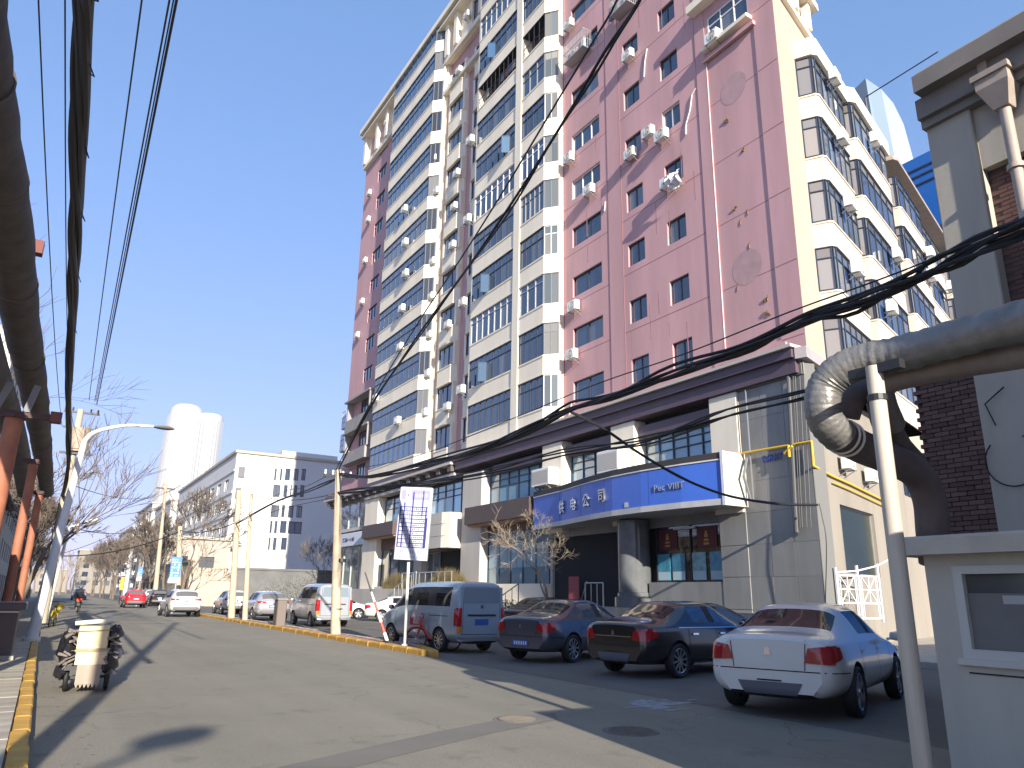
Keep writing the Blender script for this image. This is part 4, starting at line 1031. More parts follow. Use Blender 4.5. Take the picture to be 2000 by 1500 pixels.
        if strip: decal(bvh,[(xr,-.46,.765),(xr,.46,.765),(xr,.46,.785),(xr,-.46,.785)],(1,0,0),M_chrome,root,'boot_trim',10,1,.016)
    else:
        decal(bvh,[(xr,-.7,.42),(xr,.7,.42),(xr,.7,.62),(xr,-.7,.62)],(1,0,0),mat('grey_cladding',(.16,.15,.15),.6),root,'lower_bumper',12,3,.012)
    t,d_,h_=make_wheel(sp['wr'],M_rim,wheelstyle); mt=None
    for ax in sp['axle']:
        for sg in (-1,1):
            y=sg*(sp['W']/2-.09)
            if mt is None:
                wo=t.build('wheel',M_black,root,smooth=True); bo=d_.build('brake_disc',M_dark,wo); ho=h_.build('rim',M_rim,wo,smooth=True); mt=(wo.data,bo.data,ho.data)
            else:
                wo=link('wheel',mt[0],root); link('brake_disc',mt[1],wo); link('rim',mt[2],wo)
            wo.location=(ax,y,sp['wr']); wo.rotation_euler=(0,rnd.random()*2,0 if sg>0 else math.pi)
    return root
def place(c,x,y,head,sc=(1,1,1),z=.005):
    """head: bearing of the bonnet clockwise from +Y; (x, y) centre of the car"""
    c.location=(x,y,z); c.rotation_euler=(0,0,R(90-head)); c.scale=sc; return c
def rear_at(c,x,y,head,corner=1,sc=(1,1,1),L=4.62,W=1.78,inset=.06):
    """put the rear right corner (corner=1) or rear left (-1) at (x, y)"""
    a=R(head); f=Vector((math.sin(a),math.cos(a))); r=Vector((math.cos(a),-math.sin(a)))
    p=Vector((x,y))+f*(L/2*sc[0])-r*(corner*W/2*sc[1]); return place(c,p.x,p.y,head,sc)
M_pw=paint('pearl_white',(.64,.62,.57)); M_pb=paint('piano_black',(.006,.006,.008)); M_pg=paint('slate_paint',(.075,.085,.11),.4); M_pr=paint('bright_red',(.62,.012,.02))
M_pv=paint('silver_blue',(.27,.34,.39),.1); M_pd=paint('dark_plum',(.03,.026,.035),.4); M_ps=paint('silver_paint',(.50,.52,.55),.5); M_pt=paint('dark_green_grey',(.07,.085,.09),.4)
whs=make_car(SEDAN,'white_sedan','white sedan parked nearest the camera at the right with oval red tail lamps',M_pw,1,'grey')
bks=make_car(SEDAN,'black_sedan','glossy black sedan with chrome window line between the grey and the white sedan',M_pb,0,'grey',strip=True,glsS=M_cglb)
gys=make_car(SEDAN,'grey_sedan','slate grey sedan with a blue number plate parked next to the grey van',M_pg,0,'low',glsS=M_cglb)
van=make_car(VAN,'grey_van','grey blue panel van with blue number plate behind the shared bicycle',M_pv,0,'blue',cat='van')
rear_at(whs,9.2,6.68,68,1,(1.03,1.07,1.05))
rear_at(bks,10.5,11.9,79,1,(1.04,1.05,1.04))
rear_at(gys,10.6,15.55,70,1,(1.02,1.03,1.03))
place(van,10.62,21.9,-5,(1.06,.97,1))
suv=make_car(SUV,'white_suv','white sport utility car standing against the yellow kerb, its sunlit tailgate to the camera',M_pw,1,'blue',glsW=mat('sunlit_glass',(.12,.12,.12),.15))
place(suv,7.6,53.2,-2,(1,1.05,1))
def clone(src,label,pcol,nm=None):
    c=copytree(src); c['label']=label; c['group']=src['group']
    if nm: c.name=nm
    for o in c.children:
        if o.name.split('.')[0] in ('body','door_mirror','door_handle'): 
            o.data=o.data.copy(); o.data.materials.clear(); o.data.materials.append(pcol)
    return c
red=clone(suv,'bright red car driving away in the middle of the road ahead',M_pr,'red_car'); place(red,7.3,79,0,(1,1.0,.96))
c=clone(whs,'white sedan parked across the bays, seen from the side left of the striped barrier arm',M_pw,'white_sedan'); place(c,16.6,49.2,106)
c=clone(whs,'second white sedan half hidden behind the grey van',M_pw,'white_sedan'); place(c,18.9,43.6,110)
c=clone(van,'large silver van parked behind the thick utility pole on the island',M_ps,'silver_van'); place(c,12.1,38.6,-1,(1,1.05,1.03))
c=clone(suv,'silver white car with a pale bonnet cover parked left of the silver van',M_ps,'silver_car'); place(c,11.2,46.2,0,(1,1.05,.98))
c=clone(suv,'white car with reddish lamps parked behind the two leaning poles on the island',M_pw,'white_car'); place(c,11.9,59,0)
c=clone(gys,'dark plum sedan behind the slate grey sedan, only its roof and window showing',M_pd,'dark_sedan'); place(c,16.4,24.4,62,(1,1,1.06))
c=clone(gys,'dark green grey sedan facing out behind the black sedan',M_pt,'green_grey_sedan'); place(c,17.9,17.6,119)
c=clone(suv,'dark car parked between the red car and the white sport utility car, further on',M_pb,'dark_car'); place(c,10.3,88,0)
c=clone(suv,'small white car parked beside the dark car beyond the white sport utility car',M_pw,'white_car'); place(c,10.6,97,0)
c=clone(suv,'distant silver car driving away at the far end of the road',M_ps,'silver_car'); place(c,4.6,128,0)

# yellow shared scooter, rider, cargo trike, shared bicycle
def bicycle(name,label,c1,loc,head,basket=True,grp=None,sc=1.0,tilt=0):
    t=thing(name,label,'bicycle',(0,0,0),grp); M1=c1
    for x in (-.52,.52):
        m=MB(); m.ring((x,0,.33),(0,1,0),.31,.022,28,6); wo=m.build('wheel',M_black,t,smooth=True)
        m=MB(); m.ring((x,0,.33),(0,1,0),.285,.012,24,5); m.build('rim',M1,wo)
        m=MB()
        for k in range(12): a=k*math.pi/6; m.bar((x,0,.33),(x+.28*math.cos(a),0,.33+.28*math.sin(a)),.006)
        m.tube([(x,-.05,.33),(x,.05,.33)],.03,8); m.build('spokes',M_galv,wo)
    m=MB(); m.tube([(-.52,0,.33),(-.1,0,.30),(.12,0,.36),(.38,0,.72)],.035,8); m.tube([(-.1,0,.3),(-.18,0,.78)],.022,8); m.tube([(-.52,.05,.33),(-.16,.02,.62)],.014,6); m.tube([(-.52,-.05,.33),(-.16,-.02,.62)],.014,6); m.tube([(.52,.05,.33),(.40,.05,.70)],.016,6); m.tube([(.52,-.05,.33),(.40,-.05,.70)],.016,6); m.tube([(.41,0,.66),(.35,0,.98)],.022,8); m.build('frame',M1,t,smooth=True)
    m=MB()
    for x in (-.52,.52):
        n=9; m.add([(x+.35*math.cos(a_),s_*.04,.33+.35*math.sin(a_)) for a_ in [R(20+140*i/(n-1)) for i in range(n)] for s_ in (-1,1)],[(2*i,2*i+1,2*i+3,2*i+2) for i in range(n-1)])
    m.build('mudguard',M1,t)
    m=MB(); m.tube([(.30,-.28,1.0),(.36,-.2,1.02),(.36,.2,1.02),(.30,.28,1.0)],.014,6); m.build('handlebar',M_black,t)
    m=MB(); m.lathe((0,0,0),[(.02,0),(.09,.01),(.10,.04),(.05,.07)],10); m.v=[Vector((v.x*1.35-.2,v.y*.8,v.z+.80)) for v in m.v]; m.build('saddle',M_black,t,smooth=True)
    m=MB(); m.ring((-.05,.07,.30),(0,1,0),.07,.012,14,5); m.bar((-.05,.09,.30),(.07,.11,.19),.02); m.bar((-.05,-.09,.30),(-.17,-.11,.41),.02); m.build('crank',M_dark,t)
    if basket:
        m=MB()
        for i in range(6):
            z=.72+.04*i
            m.bar((.43,-.17,z),(.43,.17,z),.008); m.bar((.70,-.19,z),(.70,.19,z),.008); m.bar((.43,-.17,z),(.70,-.19,z),.008); m.bar((.43,.17,z),(.70,.19,z),.008)
        for y in (-.17,-.06,.06,.17): m.bar((.43,y,.70),(.43,y,.94),.01); m.bar((.70,y,.70),(.70,y,.94),.01); m.bar((.43,y,.71),(.70,y,.71),.008)
        m.box(.705,-.16,.74,.715,.16,.90); m.build('basket',M1,t)
    t.location=loc; t.rotation_euler=(tilt,0,R(90-head)); t.scale=(sc,sc,sc); return t
M_br=mat('bike_red',(.42,.02,.025),.35,coat=.4); M_by=mat('bike_yellow',(.75,.55,.02),.4)
p=P(818,1272,Z=.0)
bicycle('shared_bicycle','red shared bicycle with front basket parked at the tip of the kerb island',M_br,(9.98,20.75,.005),-50,sc=1.0,tilt=R(6))
bicycle('shared_bicycle','yellow shared bicycle by the left kerb beyond the cargo trike',M_by,(.55,38.5,.005),10,tilt=R(5))
# loaded cargo trike
ct=thing('cargo_trike','delivery trike loaded with pale cartons and black bundles at the left kerb','cargo trike',(.84,14.7,.005))
TY=Matrix.Translation((.84,14.7,.005))@Matrix.Rotation(R(-3),4,'Z')@Matrix.Scale(.80,4)
def tb(nm,m_,f,smooth=False,bev=0):
    m=MB(TY); f(m); return m.build(nm,m_,ct,smooth=smooth)
M_cart=mat('carton',(.60,.49,.33),.85,var=.1,vs=3); M_cart2=mat('carton_pale',(.68,.58,.33),.8,var=.06,vs=3); M_bund=mat('black_wrap',(.018,.018,.024),.35,var=.3,vs=6)
tb('tray',M_dark,lambda m:m.box(-.42,-.7,.42,.42,.9,.50))
for sx in (-1,1):
    def wf(m,sx=sx):
        m.ring((sx*.36,-.35,.26),(1,0,0),.215,.045,20,7); m.tube([(sx*.33,-.35,.26),(sx*.40,-.35,.26)],.10,10)
    tb('wheel',M_black,wf,True)
tb('wheel',M_black,lambda m:(m.ring((0,1.25,.26),(1,0,0),.215,.045,20,7),m.tube([(-.04,1.25,.26),(.04,1.25,.26)],.1,10)),True)
tb('frame',M_dark,lambda m:(m.bar((-.38,-.35,.26),(.38,-.35,.26),.05),m.bar((0,.6,.42),(0,1.25,.3),.05),m.bar((0,1.1,.4),(0,.98,1.05),.04),m.bar((-.32,.95,1.05),(.32,.95,1.05),.035),m.bbox(-.2,.35,.5,.2,.8,.72,.05)))
tb('rear_flap',mat('canvas_flap',(.33,.27,.21),.9,var=.1),lambda m:(m.box(-.20,-.74,.16,.22,-.71,.52),[m.add([(-.2+i*.07,-.725,.17),(-.13+i*.07,-.725,.17),(-.165+i*.07,-.725,.09)],[(0,1,2)]) for i in range(6)]))
tb('carton',M_cart,lambda m:m.bbox(-.26,-.72,.52,.30,-.1,.78,.015)); tb('carton',M_cart2,lambda m:m.bbox(-.27,-.70,.82,.27,-.05,1.24,.015)); tb('carton',M_cart,lambda m:m.bbox(-.38,0,.52,.38,.6,1.15,.02))
def flap(m):
    for i in range(4): m.box(-.28+rnd.uniform(-.03,.03),-.75,.765+i*.014,.32+rnd.uniform(-.03,.03),-.05,.772+i*.014)
tb('flat_cartons',M_cart,flap)
tb('lid_roll',mat('white_roll',(.62,.58,.50),.6),lambda m:m.tube([(-.36,-.5,1.29),(-.1,-.5,1.315),(.32,-.5,1.345)],.045,10),True)
def lump(m,c,r,seed):
    q=random.Random(seed); vs=[];fs=[]; n,l=12,8; ph=[q.uniform(0,6) for _ in range(4)]
    for i in range(l+1):
        th=math.pi*i/l
        for k in range(n):
            t=2*math.pi*k/n; k2=1+.16*math.sin(3*t+ph[0]+2*th)+.12*math.sin(5*th+ph[1]+t)+.07*math.sin(9*t+ph[2])
            vs.append((c[0]+r[0]*math.sin(th)*math.cos(t)*k2,c[1]+r[1]*math.sin(th)*math.sin(t)*k2,c[2]+r[2]*math.cos(th)*k2))
    fs=[(i*n+k,i*n+(k+1)%n,(i+1)*n+(k+1)%n,(i+1)*n+k) for i in range(l) for k in range(n)]
    m.add(vs,fs)
for i,(c,r) in enumerate([((-.38,-.4,.68),(.16,.30,.26)),((-.37,-.25,1.02),(.14,.28,.20)),((.40,-.35,.74),(.15,.30,.22)),((.37,-.3,1.02),(.12,.28,.20)),((-.36,.3,.8),(.25,.4,.35)),((.36,-.55,.55),(.16,.2,.2)),((.38,-.5,1.1),(.14,.2,.14)),((-.46,-.45,.38),(.12,.2,.14))]):
    tb('wrapped_bundle',M_bund if i!=2 else mat('grey_wrap',(.05,.05,.06),.4,var=.4,vs=9),lambda m:lump(m,c,r,i),True)
def straps(m):
    for z in (.79,1.15): m.tube([(-.45,-.5,z-.03),(-.3,-.735,z),(.3,-.735,z+.02),(.42,-.4,z-.02)],.007,5)
tb('strap',mat('strap_tan',(.25,.2,.14),.8),straps)
def clutter(m):
    q=random.Random(9)
    for i in range(34):
        sx=q.choice((-1,1)); x=sx*q.uniform(.24,.40); y=-.72+q.uniform(-.06,.25); z=q.uniform(.55,1.2)
        m.bar((x,y,z),(x+sx*q.uniform(.05,.2),y+q.uniform(-.12,.12),z+q.uniform(-.12,.08)),q.uniform(.015,.05))
tb('loose_scrap',mat('scrap_mixed',(.16,.14,.12),.8,var=.6,vs=14),clutter); ct.children[-1]['kind']='stuff'
tb('mud_flap',M_dark,lambda m:m.add([(.30,-.72,.33),(.52,-.72,.33),(.40,-.72,.45),(.30,-.70,.33),(.52,-.70,.33),(.40,-.70,.45)],[(0,1,2),(3,5,4),(0,3,4,1),(1,4,5,2),(2,5,3,0)]))

# rider on a scooter further up the road
def person(name,label,joints,edges,rad,loc,rz,mt,sub=1,cat='person'):
    me=bpy.data.meshes.new(name); me.from_pydata(joints,edges,[]); me.update()
    o=bpy.data.objects.new(name,me); C.objects.link(o); md=o.modifiers.new('skin','SKIN'); 
    for i,r_ in enumerate(rad): me.skin_vertices[0].data[i].radius=(r_,r_)
    me.skin_vertices[0].data[0].use_root=True
    s=o.modifiers.new('sub','SUBSURF'); s.levels=s.render_levels=sub
    bpy.context.view_layer.update(); m2=bpy.data.meshes.new_from_object(o.evaluated_get(bpy.context.evaluated_depsgraph_get()))
    bpy.data.objects.remove(o); m2.materials.clear(); m2.materials.append(mt); m2.name=name
    m2.polygons.foreach_set('use_smooth',[True]*len(m2.polygons))
    return m2
pr=P(150,1196,Z=0)
sc_=thing('electric_scooter','red and black electric scooter with a rain apron, ridden away down the road','scooter',(pr.x,pr.y,.005))
TS=Matrix.Translation((pr.x,pr.y,.005))
m=MB(TS); m.ring((0,-.55,.24),(1,0,0),.2,.05,18,6); m.ring((0,.62,.24),(1,0,0),.2,.05,18,6); m.build('wheel',M_black,sc_,smooth=True)
m=MB(TS); m.bbox(-.16,-.72,.45,.16,.1,.75,.05); m.bbox(-.17,.1,.25,.17,.45,.33,.02); m.bbox(-.2,.45,.3,.2,.55,1.0,.03); m.build('body',M_dark,sc_)
m=MB(TS); m.bbox(-.18,-.85,.72,.18,-.5,.95,.05); m.build('tail_box',mat('box_red',(.55,.05,.02),.4),sc_)
m=MB(TS); m.tube([(-.33,.4,1.1),(0,.5,1.12),(.33,.4,1.1)],.02,6); m.build('handlebar',M_dark,sc_)
jt=[(0,-.12,.86),(0,-.08,1.12),(0,-.02,1.36),(0,.0,1.48),(0,.03,1.66),(-.10,-.05,.84),(-.16,.28,.80),(-.14,.30,.36),(.10,-.05,.84),(.16,.28,.80),(.14,.30,.36),(-.19,-.02,1.38),(-.26,.12,1.14),(-.28,.36,1.10),(.19,-.02,1.38),(.26,.12,1.14),(.28,.36,1.10),(0,.03,1.72)]
ed=[(0,1),(1,2),(2,3),(3,4),(0,5),(5,6),(6,7),(0,8),(8,9),(9,10),(2,11),(11,12),(12,13),(2,14),(14,15),(15,16),(4,17)]
rd=[.17,.17,.15,.07,.115,.11,.09,.06,.11,.09,.06,.085,.065,.045,.085,.065,.045,.09]
pm=person('person','',jt,ed,rd,(0,0,0),0,mat('dark_coat',(.02,.022,.03),.85))
po=link('person',pm,None,Matrix.Translation((pr.x,pr.y,.005))); tag(po,'person in a bulky dark coat riding the scooter, back to the camera','person')
m=MB(); m.lathe((pr.x,pr.y+.03,1.60),[(.04,-.02),(.135,.04),(.14,.10),(.10,.19),(.03,.22)],14); m.build('helmet',mat('helmet_grey',(.08,.08,.09),.3),po,smooth=True)
m=MB(TS); lump(m,(0,-.55,1.12),(.36,.28,.20),5); m.build('bag',M_bund,sc_,smooth=True)
m=MB(TS)
for sg in (-1,1): m.tube([(sg*.05,-.35,.75),(sg*.07,-.3,.3),(sg*.06,-.2,.12)],.045,6)
m.build('stand',M_galv,sc_)
# ------------------------------------------------------------------ brick building, booth, ducts on the right
BX=12.0; BF=Matrix(((0,-1,0,BX),(1,0,0,0),(0,0,1,0),(0,0,0,1)))
bb=thing('brick_building','brown brick building with grey rendered piers and a heavy roof edge at the right','building',(13,2,0))
M_rend=mat('grey_render2',(.38,.345,.285),.9,var=.14,vs=1.0,bump=.12,bs=15,streak=1.2)
M_mort=mat('brick_mortar',(.085,.06,.052),.95); M_brick=mat('dark_red_brick',(.115,.06,.05),.85,objvar=.3,bump=.2,bs=40)
m=MB(); m.box(BX+.12,-14,0,16,5.7,10.2); m.box(16,-14,0,26,5.7,3.6); m.box(BX+.02,5.7,0,15,6.75,5.3); m.build('wall_core',M_mort,bb)
for q_ in ((5.12,5.25,5.84,.16,9.6),(4.9,0,5.74,.14,5.25),(1.1,0,2.0,.16,9.6)): m=MB(BF); m.bbox(q_[0],-.1,q_[1],q_[2],q_[3],q_[4],.02); m.build('pier',M_rend,bb)
m=MB(BF); m.box(-14,-.1,8.35,5.12,.06,9.6); m.box(4.55,-.1,2.6,5.12,.10,4.2) ; m.build('render_band',M_rend,bb)
m=MB(BF); m.box(-14,-.3,9.6,5.86,.35,9.98); m.box(-14,-.5,9.98,5.74,.58,10.3); m.box(-14,-.5,9.45,5.86,.25,9.6); m.build('roof_edge',mat('roof_edge_grey',(.19,.17,.15),.85,var=.15,vs=1.2),bb)
m=MB(); m.box(BX-.5,-14,10.3,16.2,5.7,10.38); m.box(16,-14,3.6,26.2,5.9,3.75); m.build('roof',M_conc,bb)
# bricks of the visible wall
bm=MB(); bm.bbox(-.119,-.05,-.032,.119,.05,.032,.005); b0=None; cnt=0; rest=MB(BF)
def brick(u,z,w_=.0,full=1.0):
    global b0,cnt
    if cnt<300 and z<5.2:
        M=BF@Matrix.Translation((u,w_-.02+rnd.uniform(-.004,.006),z))
        if b0 is None:
            b0=bm.build('brick',M_brick,bb,org=(0,0,0)); l,q,s=(Matrix.Translation(-worg(bb))@M).decompose(); b0.location=l; b0.rotation_mode='QUATERNION'; b0.rotation_quaternion=q
        else:
            o=link('brick',b0.data,bb,M)
        cnt+=1
    else: rest.box(u-.118,w_-.05,z-.031,u+.118,w_+.03+rnd.uniform(-.004,.006),z+.031)
rows=[]
for r in range(0,68):
    z=.06+r*.075
    if z>5.25: break
    for i in range(0,9):
        u=6.63-(.0 if r%2 else .125)-i*.25
        if u<5.6: break
        rows.append((u,z))
rows.sort(key=lambda q:(abs(q[1]-3.2)))
for u,z in rows: brick(u,z,.04)
for r in range(70,111):
    z=.06+r*.075
    for i in range(0,12):
        u=5.02-(.0 if r%2 else .125)-i*.25
        if z<8.3: rest.box(u-.119,-.13,z-.032,u+.119,-.11+rnd.uniform(-.004,.006),z+.031)
so=rest.build('brick_courses',M_brick,bb); so['kind']='stuff'
# rain hopper and downpipe
m=MB(BF)
hp=P(1945,165,X=BX-.35); u0,z0=hp.y,hp.z
m.prism([(u0-.24,.12),(u0-.24,.50),(u0+.24,.50),(u0+.24,.12)],z0-.05,z0+.2); m.prism([(u0-.28,.12),(u0-.28,.54),(u0+.28,.54),(u0+.28,.12)],z0+.12,z0+.22)
m.add([(u0-.24,.12,z0-.05),(u0-.24,.50,z0-.05),(u0+.24,.50,z0-.05),(u0+.24,.12,z0-.05),(u0-.13,.14,z0-.42),(u0-.13,.36,z0-.42),(u0+.10,.36,z0-.42),(u0+.10,.14,z0-.42)],[(0,1,5,4),(1,2,6,5),(2,3,7,6),(3,0,4,7),(4,5,6,7)])
m.box(u0+.06,.2,z0+.2,u0+.20,.4,z0+.5); m.build('rain_hopper',mat('hopper_paint',(.33,.27,.22),.7,var=.15,vs=3),bb)
m=MB(BF); m.tube([(u0-.02,.25,z0-.4),(u0-.02,.25,3.0)],.085,10); m.tube([(u0-.02,.25,z0-1.5),(u0-.02,.25,z0-1.42)],.125,10); m.build('downpipe',mat('downpipe_paint',(.36,.30,.25),.6,var=.1),bb,smooth=True)
m=MB(BF); m.tube([(5.6,.1,5.45),(5.6,.36,5.5)],.05,8); m.build('wall_stub',mat('brass_pipe',(.35,.22,.06),.4,.6),bb)
m=MB(BF); m.ring((5.35,.2,3.6),(0,1,0),.38,.012,20,5,arc=5.0); m.tube([(5.5,.2,4.15),(5.6,.2,4.5),(5.3,.2,4.7)],.012,5); m.build('hanging_wire',M_wire,bb)
m=MB(BF); m.box(2.2,-.02,5.9,4.3,.05,7.6); m.build('window',M_gl,bb)
# unseen wing and low wall, added to shade the parking bays and lower post
wg=thing('shade_annex','unseen grey annex added to throw shade over the parking bays and post','building',(9,-6,0))
m=MB(); m.box(5.15,-13,0,12,-2.2,9.4); m.box(4.7,.6,0,6.1,1.1,2.95); m.build('wall',M_rend,wg)
m=MB(); m.box(5.05,-13.2,9.4,12,-2.1,9.6); m.build('roof_slab',M_conc,wg)

# guard booth
gb=thing('guard_booth','pale guard booth with one framed window and a projecting flat roof','booth',(9,3.2,0))
GX=7.9; GF=Matrix(((0,-1,0,GX),(1,0,0,0),(0,0,1,0),(0,0,0,1)))
wn=[(3.05,4.02,.98,1.86)]
a=P(1880,1285,X=GX); b=P(1990,1090,X=GX); c=P(1856,1102,X=GX)
wn=[(2.3,c.y-.02,a.z,c.z-.02)]
M_booth=mat('booth_paint',(.50,.46,.38),.75,var=.1,vs=1.3,bump=.05,bs=12,streak=1.3)
m=MB(GF); wall(m,.5,4.6,0,2.05,0,wn,.1); m.build('wall',M_booth,gb)
m=MB(); m.box(GX+.1,.5,0,10.4,4.6,2.05); m.quad((GX,4.6,0),(10.4,4.601,0),(10.4,4.601,2.05),(GX,4.6,2.05)); m.build('wall_core',M_booth,gb)
m=MB(); m.bbox(GX-.22,.3,2.05,10.6,4.86,2.24,.03); m.build('roof_slab',mat('booth_roof',(.50,.45,.37),.8,var=.16,vs=2),gb)
m=MB(GF); u0,u1,z0,z1=wn[0]
m.box(u0,-.06,z0,u1,.03,z0+.09); m.box(u0,-.06,z1-.08,u1,.03,z1); m.box(u1-.09,-.06,z0+.09,u1,.028,z1-.08); m.box(u0+.9,-.06,z0+.09,u0+.97,.02,z1-.08); m.box(u0-.02,.0,z0-.06,u1+.05,.06,z0); fr=m.build('window_frame',mat('booth_frame',(.56,.54,.48),.5),gb)
pane(GF,u0,u1-.05,z0+.05,z1-.05,-.04,mat('booth_glass',(.10,.10,.095),.12,spec=.5,var=.25,vs=1.5),fr)
m=MB(GF); m.box(u0+.0,-.035,z0+.09,u1-.09,-.03,z0+.62); m.build('inner_blind',mat('booth_blind',(.16,.155,.145),.5,var=.1,vs=2),fr)
m=MB(GF); m.box(u1-.62,-.029,z0+.52,u1-.42,-.025,z0+.60); m.build('paper_note',mat('note_paper',(.45,.44,.42),.8),fr)
m=MB(GF); m.box(.5,0,z0-.14,u1-.02,.008,z0-.125); m.build('wall_groove',M_dark,gb)

# lagged ducts on a leaning post
post=thing('duct_post','pale steel post with sunlit top that carries the lagged ducts','post',(5.75,3.56,0))
PX,PY=5.75,3.56
DP=P(1835,1499,d=8.3); tx=P(1722,735,d=8.3)
m=MB(); m.tube([(PX,PY,0),(PX,PY,3.50)],.068,16); m.build('shaft',mat('post_paint',(.47,.42,.34),.6,var=.22,vs=3,streak=2.5),post,smooth=True)
m=MB(); m.bar((PX,PY-.25,3.47),(PX,PY+.22,3.47),.08); m.tube([(PX,PY,3.2),(PX,PY,3.25)],.08,14); m.bar((PX,PY,3.45),(PX+.5,PY+.3,3.5),.06); m.build('cross_arm',M_dark,post)
M_foil=mat('foil_lagging',(.20,.19,.175),.45,.35,var=.3,vs=2.6,bump=1.0,bs=9,streak=0)
d1=thing('lagged_duct','large wrinkled foil lagged duct bending back on itself above the post','duct',(7.3,4.4,3.9))
def bend(pts,n=8):
    """round off a polyline (Catmull-Rom)"""
    pts=[Vector(p) for p in pts]; out=[]
    q=[pts[0]*2-pts[1]]+pts+[pts[-1]*2-pts[-2]]
    for i in range(1,len(q)-2):
        for k in range(n):
            t=k/n; out.append(.5*((2*q[i])+(-q[i-1]+q[i+1])*t+(2*q[i-1]-5*q[i]+4*q[i+1]-q[i+2])*t*t+(-q[i-1]+3*q[i]-3*q[i+1]+q[i+2])*t**3))
    out.append(pts[-1]); return out
# centre line read off the picture at 8.3 - 9.5 m
cl=[P(2240,560,d=6.3),P(2110,592,d=6.5),P(2000,625,d=6.8),P(1860,663,d=7.1),P(1760,690,d=7.3),P(1695,703,d=7.4),P(1645,722,d=7.45),P(1614,752,d=7.5),P(1606,792,d=7.5),P(1615,826,d=7.55),P(1640,852,d=7.7)]
pts=bend(cl,10); n=len(pts)
rad=[.162+(.006*math.sin(i*1.9)+.004*math.sin(i*.7)) if i<n*.5 else .165+.006*math.sin(i*2.4) for i in range(n)]
m=MB(); m.tube(pts,rad,30); m.build('duct_run',M_foil,d1,smooth=True,ang=60)
cl2=[P(1632,846,d=7.68),P(1680,872,d=8.1),P(1740,897,d=8.5),P(1790,925,d=8.9),P(1815,975,d=9.1),P(1822,1040,d=9.2),P(1828,1100,d=9.3)]
m=MB(); m.tube(bend(cl2,6),[.165]*7+[.19]*30,18) if False else m.tube(bend(cl2,6),.165,18); m.build('lower_leg',mat('brown_lagging',(.12,.09,.08),.7,var=.25,vs=3,bump=.4,bs=10),d1,smooth=True)
m=MB()
for i in (0,1):
    c_=P(1646+i*9,853+i*5,d=7.75+.07*i); dv=(cl2[1]-cl2[0]).normalized(); m.ring(c_,dv,.17,.013,24,6)
m.build('seal_band',mat('band_pale',(.60,.55,.45),.5),d1)
d2=thing('small_lagged_duct','thinner brown lagged duct running below the large one over the booth','duct',(6.3,3.5,3.6))
cl3=[P(2240,640,d=6.6),P(2100,668,d=6.9),P(2000,692,d=7.1),P(1860,715,d=7.4),P(1790,730,d=7.5),P(1745,742,d=7.6),P(1722,755,d=7.7),P(1728,790,d=8.0),P(1745,830,d=8.3)]
m=MB(); m.tube(bend(cl3,7),.115,18); m.build('duct_run',mat('brown_lagging2',(.20,.16,.135),.55,var=.2,vs=3,bump=.4,bs=10),d2,smooth=True)
d3=thing('inner_duct','dark inner duct curving behind the post','duct',(7.0,4.6,3.2))
cl4=[P(1652,812,d=8.0),P(1664,778,d=8.0),P(1690,758,d=8.1),P(1716,776,d=8.2),P(1728,822,d=8.4),P(1752,868,d=8.7),P(1785,905,d=9.2)]
m=MB(); m.tube(bend(cl4,6),.135,16); m.build('duct_run',mat('brown_lagging',(.12,.09,.08),.7),d3,smooth=True)
# yellow gas pipe on the wall corner
gp=thing('gas_pipe','yellow gas pipe running round the stone corner of the podium','pipe',(21,17,7))
def PWf(px,py,T,off=0): 
    T2=T@Matrix.Translation((0,off,0)); return PW(px,py,T2)
a=P(1418,891,X=20.85); b=P(1585,862,X=20.9); c=PWf(1589,910,RF,.25); d=PWf(1735,982,RF,.25); e=PWf(1660,945,RF,.25); 
m=MB(); m.tube([a,b],.045,8); m.tube([b,c],.04,8); c2=PWf(1626,930,RF,.25); m.tube([c,c2],.04,8); m.tube([c2,e,d],.04,8); m.tube([c2+Vector((0,0,-.22)),e+Vector((0,0,-.22)),d+Vector((0,0,-.22))],.03,6); m.build('pipe_run',M_gas,gp)
m=MB(); v=P(1540,870,X=20.83); m.tube([v,v-Vector((0,0,.4))],.05,8); m.tube([v+Vector((0,-.15,-.05)),v+Vector((0,.2,-.25))],.05,6); m.build('valve',M_gas,gp)
m=MB()
for px in (1549,1553,1562,1570): q=P(px,735,X=20.9); m.tube([q,P(px+14,1030,X=20.9)],.018,5)
m.tube([P(1540,735,X=20.9),P(1556,1040,X=20.9)],.07,8); wp=m.build('corner_conduits',mat('conduit_grey',(.09,.09,.09),.6)); tag(wp,'bunch of grey conduits running down the stone corner beside the gas pipe','pipes')
